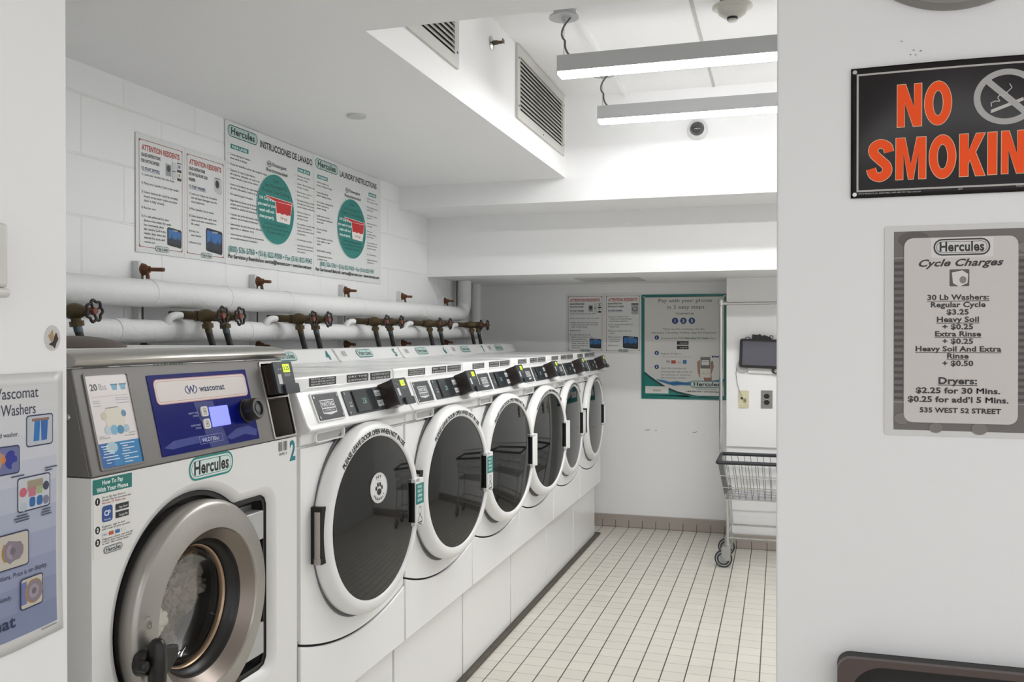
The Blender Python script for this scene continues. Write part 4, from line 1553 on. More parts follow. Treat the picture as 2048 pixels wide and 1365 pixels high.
hercules('instruction_board', 4.009, 4.80, 1.768, 2.386, 'large white board headed LAUNDRY INSTRUCTIONS, right one of the two teal-oval boards', dict(
    title='LAUNDRY INSTRUCTIONS', tw=0.575, wash='WASHING', dry='DRYING', b1=0.135, b2=0.125, pu=0.075, pw=0.80, ph=0.036,
    svc='For Service and Refunds: service@hercnet.com \u2022 www.hercnet.com',
    left=[(0.040, 0.775, ['Check to make sure', 'drum is empty and clean']), (0.040, 0.690, ['Empty all pockets', 'before loading clothes']), (0.040, 0.610, ['Sort clothes properly for', 'better wash and to', 'prevent damage']), (0.040, 0.495, ['Load washer loosely', 'to the proper level and', 'close door']), (0.040, 0.385, ['Do not overload', 'washer']),
          (0.040, 0.310, ['Insert laundry card into', 'card reader to start', 'washer']), (0.040, 0.205, ['Select fabric setting']), (0.040, 0.160, ['Additional instructions', 'on washer decal'])],
    right=[(0.765, 0.775, ['Check to make sure', 'drum is empty and clean']), (0.765, 0.695, ['Clean lint filter before', 'starting dryer']), (0.765, 0.620, ['Load clothes and close', 'dryer door']), (0.765, 0.545, ['Insert laundry card in', 'card reader']), (0.765, 0.470, ['Push desired', 'temperature setting', 'to start dryer']), (0.765, 0.365, ['To restart dryer, close', 'dryer door and reselect', 'temperature setting']), (0.765, 0.255, ['Do not overload dryer']), (0.765, 0.205, ['Additional instructions', 'on dryer decal'])]))

# ================================================================== back wall posters and the chase fittings
fB = frameY(YB - 0.001)
attention('notice_poster', fB, -1.590, 1.325, -1.292, 1.785, 'ATTENTION RESIDENTS notice about dryers on the back wall, partly behind the last machine', '', ['USAGE INSTRUCTIONS', 'FOR MAYTAG DRYERS'], 'TO START DRYERS:', IT_D, (0.62, 0.09, 0.31, 0.16), 'dryer')
attention('notice_poster', fB, -1.290, 1.325, -1.006, 1.785, 'ATTENTION RESIDENTS notice with a pictured grey washer, left of the teal-framed poster', '', ['USAGE INSTRUCTIONS', 'FOR WASCOMAT WASHERS'], 'TO START WASHERS:', IT_S, (0.50, 0.09, 0.42, 0.20), 'washer')

e, s = board('payment_poster', fB, -1.003, 0.985, -0.372, 1.770, 0.006, 'teal-framed Pay with your phone poster on the back wall behind the cart pole', 'poster', '#14736c', 0.25)
P0, P1, Q0, Q1 = -1.003, -0.372, 0.985, 1.770
pw_, ph_ = P1 - P0, Q1 - Q0
U = lambda x: P0 + pw_ * x / 1000.0
V = lambda y: Q1 - ph_ * y / 1000.0
# coordinates below: thousandths of the poster, v downwards
s.rect(U(32), V(968), U(968), V(20), '#0d5a55').rect(U(36), V(962), U(964), V(26), '#d6d5d0')
sw = [(36, 738), (90, 775), (180, 825), (300, 885), (430, 925), (600, 955), (800, 975), (964, 985)]
s.poly([(U(x), V(y)) for x, y in sw] + [(U(964), V(992)), (U(36), V(962))], '#10403e')
s.poly([(U(x), V(y + 22)) for x, y in sw[:-2]] + [(U(760), V(964)), (U(36), V(964))], '#167d75')
s.text('Pay with your phone', U(512), V(76), ph_ * 0.034, '#4e5a66', 'c', pw_ * 0.63).text('in 3 easy steps', U(520), V(137), ph_ * 0.034, '#4e5a66', 'c', pw_ * 0.44)
s.text("IT'S AS EASY AS", U(510), V(192), ph_ * 0.016, '#3f4650', 'c', pw_ * 0.21, 1)
for x, t in ((398, '1'), (496, '2'), (594, '3')):
    s.ell(U(x), V(252), pw_ * 0.038, pw_ * 0.038, BLUE).text(t, U(x), V(266), ph_ * 0.027, '#e6e9ee', 'c', None, 1)
s.text('These laundry machines use the', U(495), V(338), ph_ * 0.016, '#566069', 'c', pw_ * 0.49).text('Hercules CleanPay Mobile App for Payment', U(495), V(374), ph_ * 0.017, '#5d6a6a', 'c', pw_ * 0.76)
for y, t in ((412, '1'), (560, '2'), (693, '3')):
    s.ell(U(182), V(y), pw_ * 0.026, pw_ * 0.026, BLUE).text(t, U(182), V(y + 10), ph_ * 0.019, '#e6e9ee', 'c', None, 1)
s.text('Download the FREE', U(230), V(425), ph_ * 0.014, '#6a7078', 'l', pw_ * 0.275).text('Hercules CP Mobile', U(515), V(425), ph_ * 0.015, '#3f6d69', 'l', pw_ * 0.28, 1).text('App', U(805), V(425), ph_ * 0.014, '#6a7078', 'l', pw_ * 0.06)
for y, t in ((446, 'App Store'), (490, 'Google Play')):
    s.rect(U(420), V(y + 34), U(556), V(y), '#1c1c1e').text(t, U(498), V(y + 23), ph_ * 0.012, '#c6c6c6', 'c', pw_ * 0.09)
s.text('Register & Sign in', U(230), V(573), ph_ * 0.015, '#6a7078', 'l', pw_ * 0.24).text('Add your payment method and add credit to your account', U(245), V(600), ph_ * 0.008, '#8a8f95', 'l', pw_ * 0.34)
s.rect(U(292), V(660), U(342), V(626), '#c9c9c4').text('VISA', U(317), V(646), ph_ * 0.012, '#3a4580', 'c', pw_ * 0.042, 1)
s.rect(U(354), V(660), U(408), V(630), '#b5472a').rect(U(420), V(660), U(474), V(630), '#d2cfc9').line([(U(425), V(645)), (U(470), V(656))], 0.003, '#b5544a').rect(U(490), V(662), U(534), V(626), '#2a6fa8')
for y, t, w in ((712, 'Start the machine by', 0.30), (745, 'scanning the QR Code on', 0.37), (775, 'the machine or entering', 0.345), (803, 'the machine number', 0.305)):
    s.text(t, U(230), V(y), ph_ * 0.015, '#747a82', 'l', pw_ * w)
wav = [(170, 812), (260, 818), (330, 835), (420, 828), (520, 838), (600, 826), (700, 840), (800, 825), (900, 808), (964, 800), (964, 832), (880, 850), (760, 866), (600, 868), (470, 866), (380, 872), (300, 855), (220, 835)]
s.poly([(U(x), V(y)) for x, y in wav], '#3f7fae').poly([(U(x), V(y)) for x, y in [(260, 830), (330, 845), (440, 838), (560, 848), (640, 840), (600, 858), (470, 858), (360, 862)]], '#245f94')
s.poly([(U(x), V(y)) for x, y in [(655, 640), (690, 622), (700, 760), (690, 800), (664, 740)]], '#a07a66').poly([(U(x), V(y)) for x, y in [(812, 640), (838, 630), (848, 690), (820, 760), (830, 830), (740, 828), (730, 790)]], '#97705d')
s.rrect(U(690), V(790), U(812), V(590), 0.006, '#d6d3c9').rect(U(694), V(704), U(808), V(596), '#6a6a68').rect(U(708), V(672), U(794), V(626), '#d9d8d2').rect(U(716), V(642), U(786), V(638), '#55585c').text('PIN', U(716), V(756), ph_ * 0.01, '#666666', 'l', pw_ * 0.03).text('PAY', U(772), V(756), ph_ * 0.01, '#666666', 'l', pw_ * 0.03)
s.ell(U(836), V(592), pw_ * 0.012, pw_ * 0.012, BLUE).rect(U(850), V(598), U(940), V(586), '#34466f')
s.rect(U(46), V(948), U(322), V(880), '#dcdcd8').rect(U(136), V(930), U(232), V(908), '#b9b7ae')
s.logo(U(575), V(886), U(958), V(822), edge='#1f6f66', fill='#d5dcd8', fill2='#cfdad5')
s.text('The Smart Choice in Laundry', U(760), V(905), ph_ * 0.010, '#3d4246', 'c', pw_ * 0.23).text('1-800-526-5760 \u2022 www.hercnet.com', U(735), V(930), ph_ * 0.0135, '#26282b', 'c', pw_ * 0.43, 1)
s.build('printing', e)
for x, y in ((30, 24), (972, 20)):
    bm = new(); cyl(bm, (U(x) - P0, -0.006, V(y) - Q0), (U(x) - P0, -0.010, V(y) - Q0), 0.008, 0.005, n=16)
    finish('corner_screw', bm, M_STEEL, e)
bm = new()
for u, v, w in ((-0.985, 0.742, 0.055), (-0.905, 0.740, 0.02), (-0.63, 0.735, 0.04), (-0.60, 0.742, 0.012)):
    plate(bm, [(u, v), (u + w * 0.6, v + 0.002), (u + w, v + 0.006), (u + w * 0.5, v + 0.008)], [], fB, 0, 0.0008)
o = finish('wall_scuff', bm, ink('#9a9a98', 0.8), None, smooth=False); origin_to(o, (-0.985, YB - 0.001, 0.742))
props(o, 'faint grey scuff marks low on the back wall below the teal poster', 'scuff')

fC = frameY(6.222)
tb = empty('tablet', (-0.045, 6.21, 1.335), 'black wall-mounted tablet screen above the beige jack plate', 'tablet')
tb.rotation_euler = (0, R(1.8), 0)
bm = new(); box(bm, -0.175, 0.175, -0.008, 0.012, -0.105, -0.085); box(bm, -0.16, 0.20, -0.004, 0.012, -0.135, 0.0)
finish('wall_bracket', bm, M_GALV, tb, 0.002)
fT = lambda u, v, d: Vector((u, -0.008 - d, v))
bm = new(); plate(bm, rrect(-0.218, -0.097, 0.218, 0.100, 0.016), [], fT, 0, 0.024)
finish('case', bm, mat('tablet_case', '#1d1716', 0.3), tb, 0.003)
bm = new(); plate(bm, rrect(-0.198, -0.078, 0.198, 0.082, 0.002), [], fT, 0.0235, 0.0246)
finish('screen', bm, mat('tablet_glass', '#4e4d58', 0.06, spec=0.6), tb, smooth=False)
bm = new()
plate(bm, [(-0.14, 0.10), (-0.01, 0.10), (-0.015, 0.112), (-0.06, 0.128), (-0.075, 0.122), (-0.09, 0.135), (-0.10, 0.128), (-0.138, 0.130)], [], fT, -0.004, 0.02)
tube(bm, [(-0.185, -0.015, 0.098), (-0.18, -0.018, 0.110), (-0.165, -0.018, 0.112), (-0.15, -0.015, 0.100)], 0.003, 8)
tube(bm, [(-0.03, -0.018, 0.112), (-0.02, -0.02, 0.126), (-0.005, -0.02, 0.122), (-0.005, -0.018, 0.105)], 0.003, 8)
finish('power_adapter', bm, M_BLACK, tb, 0.002)
bm = new()
for k in range(3):
    r0 = 0.030 + 0.004 * k
    tube(bm, [(-0.195 + r0 * math.cos(t), -0.006 - 0.003 * k, -0.085 + r0 * math.sin(t)) for t in [2 * PI * j / 24 for j in range(24)]], 0.0025, 6, closed=True)
finish('cable_coil', bm, mat('white_cable', '#c9c9c7', 0.5), tb)
bm = new()
for k in range(2):
    r0 = 0.022 + 0.005 * k
    tube(bm, [(0.02 + r0 * math.cos(t) + 0.015 * k, -0.014 - 0.004 * k, -0.11 + r0 * 0.8 * math.sin(t)) for t in [2 * PI * j / 20 for j in range(20)]], 0.0035, 6, closed=True)
finish('black_cable', bm, M_BLACK, tb)

jp = empty('jack_plate', (-0.237, 6.222, 0.968), 'beige phone jack plate on the chase below the tablet', 'wall plate')
fJ = shift(frameY(6.222), (-0.237, 6.222, 0.968))
bm = new(); plate(bm, rrect(-0.272, 0.968, -0.202, 1.086, 0.004), [], fJ, 0, 0.006)
finish('plate', bm, M_IVORY, jp, 0.002)
bm = new()
plate(bm, [(-0.257, 1.026), (-0.243, 1.026), (-0.243, 1.040), (-0.257, 1.040)], [], fJ, 0.006, 0.008)
finish('socket', bm, M_BLACK, jp)
bm = new(); plate(bm, [(-0.234, 1.012), (-0.220, 1.012), (-0.220, 1.032), (-0.234, 1.032)], [], fJ, 0.006, 0.024)
finish('plug', bm, mat('clear_plug', '#8b8464', 0.3), jp, 0.001)
s = Sheet(fJ, 0.0062); s.line([(-0.262, 1.076), (-0.212, 1.076)], 0.001, '#a39c7e').ring(rrect(-0.265, 0.972, -0.209, 0.985, 0.002), rrect(-0.263, 0.974, -0.211, 0.983, 0.001), '#b5ae8c')
s.build('plate_marks', jp)
bm = new(); tube(bm, [(-0.280, 6.205, 1.26), (-0.288, 6.214, 1.20), (-0.278, 6.212, 1.13), (-0.262, 6.205, 1.08), (-0.245, 6.198, 1.045), (-0.229, 6.195, 1.022)], 0.0022, 8)
o = finish('phone_cable', bm, mat('grey_cable', '#9a9a97', 0.5), None); origin_to(o, (-0.229, 6.195, 1.022))
props(o, 'thin grey cable hanging from the tablet to the beige jack', 'cable')
op_ = empty('power_outlet', (-0.086, 6.222, 0.968), 'grey steel double power outlet right of the beige jack plate', 'outlet')
fO = shift(frameY(6.222), (-0.086, 6.222, 0.968))
bm = new(); plate(bm, rrect(-0.123, 0.968, -0.048, 1.089, 0.003), [], fO, 0, 0.005)
finish('plate', bm, mat('outlet_steel', '#8d8b88', 0.4, metal=0.5), op_, 0.002)
for v in (1.050, 1.008):
    bm = new(); plate(bm, circ(-0.0855, v, 0.019, 0.0165, 24), [], fO, 0.004, 0.0075)
    finish('socket', bm, M_BLACK, op_, 0.001)
bm = new(); plate(bm, circ(-0.0855, 1.029, 0.004, n=12), [], fO, 0.005, 0.007)
finish('centre_screw', bm, M_CHROME, op_)

# ================================================================== wire laundry cart
ct = empty('laundry_cart', (0.08, 5.86, 0), 'chrome wire laundry cart with black bumper rims and tall hanging pole beside the wall opening', 'cart')
X0, X1, Ya, Yb = -0.453, 0.50, -0.215, 0.215          # local
XB, YBm = 0.045, 0.03                                    # inset of the basket floor
zt, zb = 0.668, 0.435
rim = lambda i, z: [(X0 + XB * i, Ya + YBm * i, z), (X1 - XB * i, Ya + YBm * i, z), (X1 - XB * i, Yb - YBm * i, z), (X0 + XB * i, Yb - YBm * i, z)]
bm = new()
nw = 22
for k in range(nw + 1):
    f = k / nw
    xt, xb = X0 + 0.02 + (X1 - X0 - 0.04) * f, X0 + XB + 0.012 + (X1 - X0 - 2 * XB - 0.024) * f
    for sgn in (-1, 1):
        yt, yb = (Ya, Ya + YBm) if sgn < 0 else (Yb, Yb - YBm)
        tube(bm, [(xt, yt, zt), (xb, yb, zb)], 0.0021, 6)
    tube(bm, [(xb, Ya + YBm, zb), (xb, Yb - YBm, zb)], 0.0021, 6)
for k in range(1, 9):
    f = k / 9
    for xs, xe in ((X0, X0 + XB), (X1, X1 - XB)):
        yt, yb = Ya + (Yb - Ya) * f, Ya + YBm + (Yb - Ya - 2 * YBm) * f
        tube(bm, [(xs, yt, zt), (xe, yb, zb)], 0.0021, 6)
    tube(bm, [(X0 + XB, Ya + YBm + (Yb - Ya - 2 * YBm) * f, zb), (X1 - XB, Ya + YBm + (Yb - Ya - 2 * YBm) * f, zb)], 0.0021, 6)
finish('wire_mesh', bm, mat('dull_wire', '#77777a', 0.4, metal=0.6), ct)
bm = new()
for q in (0.36, 0.68, 1.0):
    tube(bm, rim(q, zt + (zb - zt) * q), 0.0035, 8, closed=True)
finish('basket_rails', bm, M_CHROME, ct)
for nm, y, in (('bumper_rim', Ya), ('bumper_rim', Yb)):
    bm = new(); tube(bm, [(X0, y, zt), (X1, y, zt)], 0.012, 12)
    finish(nm, bm, mat('bumper_black', '#2c2f33', 0.55), ct)
for x in (X0, X1):
    bm = new(); tube(bm, [(x, Ya, zt), (x, Yb, zt)], 0.011, 12)
    finish('end_rim', bm, mat('bumper_black', '#2c2f33', 0.55), ct)
# legs, lower shelf, casters
for x in (X0 + 0.06, X1 - 0.06):
    for y in (Ya + 0.055, Yb - 0.045):
        bm = new(); tube(bm, [(x - (0.008 if x < 0 else -0.008), y, zb + 0.03), (x, y, 0.30), (x, y, 0.135)], 0.011, 12)
        finish('leg', bm, M_CHROME, ct)
        bm = new()
        cyl(bm, (x, y, 0.150), (x, y, 0.128), 0.020, n=20)
        box(bm, x - 0.038, x + 0.018, y - 0.019, y - 0.015, 0.045, 0.130)
        box(bm, x - 0.038, x + 0.018, y + 0.015, y + 0.019, 0.045, 0.130)
        box(bm, x - 0.030, x + 0.020, y - 0.019, y + 0.019, 0.126, 0.131)
        fk = finish('caster_fork', bm, mat('zinc', '#a8aaa8', 0.4, metal=0.6), ct, 0.002)
        bm = new()
        lathe(bm, [(0.030, 0.030, -0.012), (0.050, 0.050, -0.012), (0.0545, 0.0545, -0.008), (0.0545, 0.0545, 0.008), (0.050, 0.050, 0.012), (0.030, 0.030, 0.012)], (x - 0.026, y, 0.0555), 'Y', 40)
        wh = finish('caster_wheel', bm, mat('caster_rubber', '#2b2d30', 0.5), ct)
        bm = new()
        lathe(bm, [(0.046, 0.046, -0.0128), (0.042, 0.042, -0.0135), (0.038, 0.038, -0.011), (0.014, 0.014, -0.011), (0.012, 0.012, -0.022), (0.003, 0.003, -0.022)], (x - 0.026, y, 0.0555), 'Y', 40, False, True)
        lathe(bm, [(0.046, 0.046, 0.0128), (0.042, 0.042, 0.0135), (0.038, 0.038, 0.011), (0.014, 0.014, 0.011), (0.012, 0.012, 0.022), (0.003, 0.003, 0.022)], (x - 0.026, y, 0.0555), 'Y', 40, False, True)
        finish('wheel_hub', bm, mat('hub_grey', '#9b9c9c', 0.4, metal=0.4), wh)
bm = new()
tube(bm, [(X0 + 0.06, Ya + 0.055, 0.190), (X1 - 0.06, Ya + 0.055, 0.190)], 0.006, 10)
tube(bm, [(X0 + 0.06, Yb - 0.045, 0.205), (X1 - 0.06, Yb - 0.045, 0.205)], 0.006, 10)
for x in (X0 + 0.06, X1 - 0.06):
    tube(bm, [(x, Ya + 0.055, 0.190), (x, Yb - 0.045, 0.205)], 0.006, 10)
finish('lower_frame', bm, M_CHROME, ct)
# hanging pole
bm = new()
px_, py_ = X0 - 0.006, Yb - 0.02
tube(bm, [(px_ + 0.075, Yb - 0.045, 0.20), (px_ + 0.06, Yb - 0.045, 0.36), (px_ + 0.012, py_, 0.62), (px_, py_, 0.70), (px_, py_, 1.685)], 0.0115, 14)
hp = finish('hanging_pole', bm, M_CHROME, ct)
bm = new()
tube(bm, [(px_, py_, 1.675), (X1, py_, 1.68)], 0.010, 12)
finish('hanging_bar', bm, M_CHROME, hp)
bm = new()
lathe(bm, [(0.004, 0.004, -0.03), (0.017, 0.017, -0.022), (0.019, 0.019, 0.0), (0.017, 0.017, 0.016), (0.004, 0.004, 0.022)], (px_, py_, 1.685), 'Z', 20, True, True)
cyl(bm, (px_, py_, 1.677), (px_ + 0.045, py_, 1.677), 0.014, n=16)
finish('pole_corner', bm, M_CHROME, hp)

# ================================================================== lights, grilles and fittings on the ceiling


def pendant(y0, label):
    e = empty('pendant_light', (-0.905, y0, 2.565), label, 'light', 'linear pendant lights')
    L, Wd, H = 2.35, 0.085, 0.082
    bm = new()
    box(bm, 0.003, L - 0.003, 0, 0.003, 0.014, H); box(bm, 0.003, L - 0.003, Wd - 0.003, Wd, 0.014, H)
    box(bm, 0.003, L - 0.003, 0.003, Wd - 0.003, H - 0.005, H - 0.001); box(bm, 0, 0.003, 0, Wd, 0.0, H); box(bm, L - 0.003, L, 0, Wd, 0.0, H)
    finish('housing', bm, M_HOUS, e, smooth=False)
    bm = new(); box(bm, 0.004, L - 0.004, 0.004, Wd - 0.004, 0.002, 0.016)
    finish('lens', bm, M_LENS, e, smooth=False)
    for x in (0.02, L - 0.1):
        bm = new(); cyl(bm, (x, 0.045, H), (x, 0.045, 0.245), 0.0016, n=6)
        finish('cable', bm, M_STEEL, e)
        bm = new(); lathe(bm, [(0.045, 0.045, 0.295), (0.045, 0.045, 0.262), (0.062, 0.062, 0.260), (0.064, 0.064, 0.252), (0.012, 0.012, 0.250), (0.008, 0.008, 0.235)], (x, 0.045, 0), 'Z', 36, True, True)
        finish('canopy', bm, mat('canopy_grey', '#b9babb', 0.4, metal=0.2), e)
        if x < 0.5:
            bm = new(); tube(bm, bend((x + 0.03, 0.045, 0.252), (x - 0.035, 0.045, 0.19), (x + 0.005, 0.045, 0.155), 6) + bend((x + 0.005, 0.045, 0.15), (x, 0.045, 0.11), (x + 0.035, 0.045, H), 6), 0.0042, 8)
            finish('cord', bm, mat('cord_grey', '#5e5f5e', 0.5), e)
    return e


pendant(3.63, 'linear pendant light with grey housing, the nearer and higher of the two')
pendant(4.49, 'linear pendant light with grey housing, the farther one above the dome camera')


def grille(y0, y1, z0, z1, label):
    e = empty('vent_grille', (-1.212, y0, z0), label, 'vent', 'wall vents')
    m = 0.045
    fg = shift(frameX(-1.212), (-1.212, y0, z0))
    bm = new(); plate(bm, [(y0, z0), (y1, z0), (y1, z1), (y0, z1)], [[(y0 + m, z0 + m), (y1 - m, z0 + m), (y1 - m, z1 - m), (y0 + m, z1 - m)]], fg, 0, 0.012)
    for u, v in ((y0 + 0.02, z0 + 0.06), (y1 - 0.02, z0 + 0.06), (y0 + 0.02, z1 - 0.06), (y1 - 0.02, z1 - 0.06), ((y0 + y1) / 2, z0 + 0.02)):
        plate(bm, circ(u, v, 0.005, n=10), [], fg, 0.012, 0.0135, mi=1)
    finish('frame', bm, [M_LOUV, M_VOID], e, 0.003)
    bm = new(); plate(bm, [(y0 + m, z0 + m), (y1 - m, z0 + m), (y1 - m, z1 - m), (y0 + m, z1 - m)], [], fg, 0.0, 0.0015)
    finish('backing', bm, mat('vent_dark', '#4a4945', 0.8), e)  # dark plate painted as the shade of the void behind the louvres
    n = int((z1 - z0 - 2 * m) / 0.0205)
    bm = new()
    for k in range(n):
        z = m + 0.008 + k * (z1 - z0 - 2 * m - 0.01) / n
        v = [bm.verts.new(p) for p in [(0.002, m, z + 0.0185), (0.0125, m, z), (0.0140, m, z + 0.0015), (0.003, m, z + 0.0200)]]
        w = [bm.verts.new((q.co.x, y1 - y0 - m, q.co.z)) for q in v]
        for a in range(4):
            bm.faces.new((v[a], v[(a + 1) % 4], w[(a + 1) % 4], w[a]))
    finish('louvres', bm, M_LOUV, e, smooth=False)
    return e


grille(4.045, 5.003, 2.505, 2.855, 'large louvred vent on the bulkhead side, the one nearest the back wall')
grille(2.29, 3.24, 2.50, 2.83, 'louvred vent on the bulkhead side, partly hidden by the low ceiling at left')
e = empty('fire_sprinkler', (-1.212, 3.675, 2.742), 'small brass sidewall sprinkler between the two vents', 'sprinkler')
bm = new(); lathe(bm, [(0.030, 0.030, 0.0), (0.030, 0.030, 0.004), (0.018, 0.018, 0.010), (0.012, 0.012, 0.004)], (0, 0, 0), 'X', 32, True, True)
finish('escutcheon', bm, M_CHROME, e)
bm = new(); cyl(bm, (0.004, 0, 0), (0.030, 0, 0), 0.010, n=12)
tube(bm, [(0.028, -0.010, 0), (0.042, -0.013, 0), (0.056, -0.004, 0)], 0.003, 6); tube(bm, [(0.028, 0.010, 0), (0.042, 0.013, 0), (0.056, 0.004, 0)], 0.003, 6)
box(bm, 0.054, 0.057, -0.013, 0.013, -0.004, 0.012); cyl(bm, (0.028, 0, 0), (0.054, 0, 0), 0.0025, n=8)
finish('nozzle', bm, mat('dark_brass', '#5d5344', 0.4, metal=0.7), e)
bm = new(); lathe(bm, [(0.042, 0.042, 0.0), (0.042, 0.042, -0.006), (0.038, 0.038, -0.009), (0.005, 0.005, -0.010)], (0, 0, 0), 'Z', 40, True, True)
o = finish('sprinkler_cover', bm, mat('cover_white', '#cfcfce', 0.4), None); o.location = (-1.712, 3.378, ZL)
props(o, 'flat round white cover on the low ceiling above the laundry boards', 'sprinkler cover')
e = empty('smoke_detector', (-0.19, 3.74, ZH), 'round cream smoke detector hanging on a box from the raised ceiling', 'smoke detector')
bm = new(); lathe(bm, [(0.050, 0.050, 0.0), (0.050, 0.050, -0.040)], (0, 0, 0), 'Z', 8, True, True)
finish('mounting_box', bm, mat('galv_grey', '#7d7f80', 0.5, metal=0.4), e, angle=20)
bm = new(); lathe(bm, [(0.055, 0.055, -0.038), (0.080, 0.080, -0.044), (0.082, 0.082, -0.050), (0.060, 0.060, -0.058), (0.055, 0.055, -0.075), (0.035, 0.035, -0.090), (0.020, 0.020, -0.091)], (0, 0, 0), 'Z', 40, True, True)
finish('detector_body', bm, mat('detector_cream', '#d0cec4', 0.45), e, angle=40)
bm = new(); lathe(bm, [(0.022, 0.022, -0.090), (0.022, 0.022, -0.100)], (0, 0, 0), 'Z', 24, True, True)
sn = finish('sensor_slot', bm, M_BLACK, e)
bm = new(); lathe(bm, [(0.020, 0.020, -0.100), (0.018, 0.018, -0.107), (0.006, 0.006, -0.108)], (0, 0, 0), 'Z', 24, True, True)
finish('sensor_cap', bm, mat('detector_cream', '#d0cec4', 0.45), e)
e = empty('dome_camera', (-0.447, 5.07, 2.622), 'white dome camera with dark bubble on the upper wall', 'camera')
bm = new(); lathe(bm, [(0.058, 0.058, 0.0), (0.058, 0.058, -0.012), (0.050, 0.050, -0.028), (0.040, 0.040, -0.034), (0.038, 0.038, -0.030)], (0, 0, 0), 'Y', 40, True, True)
finish('housing', bm, mat('camera_white', '#dadad9', 0.35), e, angle=40)
bm = new(); lathe(bm, [(0.0385, 0.0385, -0.030), (0.036, 0.036, -0.044), (0.028, 0.028, -0.056), (0.014, 0.014, -0.063), (0.002, 0.002, -0.065)], (0, 0, 0), 'Y', 32, False, True)
finish('bubble', bm, mat('bubble_dark', '#3f4042', 0.06, spec=0.7), e, angle=80)

# ================================================================== the wall beside the opening (right foreground)
fR = frameY(1.849)
ns = empty('no_smoking_sign', (0.132, 1.849, 1.729), 'black NO SMOKING sign with orange letters on the near right wall', 'sign')
no_ = (0.132, 1.849, 1.729)
N0, N1, Nz0, Nz1 = 0.132, 0.506, 1.7285, 1.9815


def curl(u, v, d):     # the sheet bulges away from the wall a little towards its top middle
    f = max(0.0, math.sin(PI * (u - N0) / (N1 - N0))) * ((v - Nz0) / (Nz1 - Nz0)) ** 1.5
    return Vector((u, 1.849 - 0.0015 - d - 0.006 * f, v)) - Vector(no_)


bm = new()
G = 24
gv = [[bm.verts.new(curl(N0 + (N1 - N0) * i / G, Nz0 + (Nz1 - Nz0) * j / G, 0.001)) for j in range(G + 1)] for i in range(G + 1)]
for i in range(G):
    for j in range(G):
        bm.faces.new((gv[i][j], gv[i + 1][j], gv[i + 1][j + 1], gv[i][j + 1]))
o = finish('board', bm, mat('sign_black', '#191415', 0.15, spec=0.3), ns, angle=60)
m_ = o.modifiers.new('thickness', 'SOLIDIFY'); m_.thickness = 0.0012; m_.offset = 0
s = Sheet(curl, 0.0016, 0.00004, rough=0.7)


def strip(s, u0, v0, u1, v1, col, n=16):
    for k in range(n):
        if abs(u1 - u0) >= abs(v1 - v0):
            a, b = u0 + (u1 - u0) * k / n, u0 + (u1 - u0) * (k + 1) / n
            s.rect(a, v0, b, v1, col)
        else:
            a, b = v0 + (v1 - v0) * k / n, v0 + (v1 - v0) * (k + 1) / n
            s.rect(u0, a, u1, b, col)
        s.k -= 1
    s.k += 1


BORD = '#bdb9b5'
strip(s, 0.1425, 1.9665, 0.4955, 1.9700, BORD); strip(s, 0.1425, 1.7405, 0.4955, 1.7440, BORD)
strip(s, 0.1425, 1.744, 0.146, 1.9665, BORD); strip(s, 0.492, 1.744, 0.4955, 1.9665, BORD)
OR, EDGE = '#ff5410', '#f0d3b4'
lets = [('N', 0.2145, 0.2590, 1.861, 1.9435), ('O', 0.2625, 0.3110, 1.8605, 1.945)]
lets += [('S', 0.1625, 0.2075, 1.7575, 1.842), ('M', 0.2125, 0.2670, 1.760, 1.8415), ('O', 0.2710, 0.3190, 1.7585, 1.843), ('K', 0.3235, 0.3690, 1.7605, 1.842), ('I', 0.3715, 0.3885, 1.7615, 1.8425),
         ('N', 0.3945, 0.4340, 1.762, 1.843), ('G', 0.438, 0.4830, 1.762, 1.845)]


def spline(pts, k=6):
    out = []
    for i in range(len(pts) - 1):
        p0, p1, p2, p3 = [Vector(pts[max(0, min(len(pts) - 1, i + q))] + (0,)) for q in (-1, 0, 1, 2)]
        for j in range(k):
            t = j / k
            out.append(0.5 * (2 * p1 + (p2 - p0) * t + (2 * p0 - 5 * p1 + 4 * p2 - p3) * t * t + (3 * p1 - p0 - 3 * p2 + p3) * t ** 3))
    return out + [Vector(pts[-1] + (0,))]


def stroke(pts, hw):
    c = spline(pts)
    L, Rr = [], []
    for i, p in enumerate(c):
        d = (c[min(i + 1, len(c) - 1)] - c[max(i - 1, 0)]).normalized()
        n_ = Vector((-d.y, d.x, 0)) * hw
        L.append((p.x + n_.x, p.y + n_.y)); Rr.append((p.x - n_.x, p.y - n_.y))
    return L + Rr[::-1]


BLOCK = {'N': [(0, 0), (0, 1), (.36, 1), (.68, .45), (.68, 1), (1, 1), (1, 0), (.64, 0), (.32, .55), (.32, 0)],
         'M': [(0, 0), (0, 1), (.32, 1), (.5, .36), (.68, 1), (1, 1), (1, 0), (.74, 0), (.74, .64), (.59, 0), (.41, 0), (.26, .64), (.26, 0)],
         'K': [(0, 0), (0, 1), (.36, 1), (.36, .60), (.63, 1), (1, 1), (.64, .56), (1, 0), (.61, 0), (.41, .37), (.36, .29), (.36, 0)],
         'I': [(0, 0), (0, 1), (1, 1), (1, 0)]}
SC_ = [(.0385, .0575), (.0350, .0690), (.0225, .0745), (.0115, .0680), (.0115, .0560), (.0225, .0435), (.0340, .0310), (.0340, .0180), (.0225, .0098), (.0105, .0150), (.0062, .0270)]
GC_ = [(.0385, .0570), (.0345, .0690), (.0230, .0745), (.0125, .0660), (.0092, .0420), (.0125, .0180), (.0230, .0098), (.0330, .0140)]
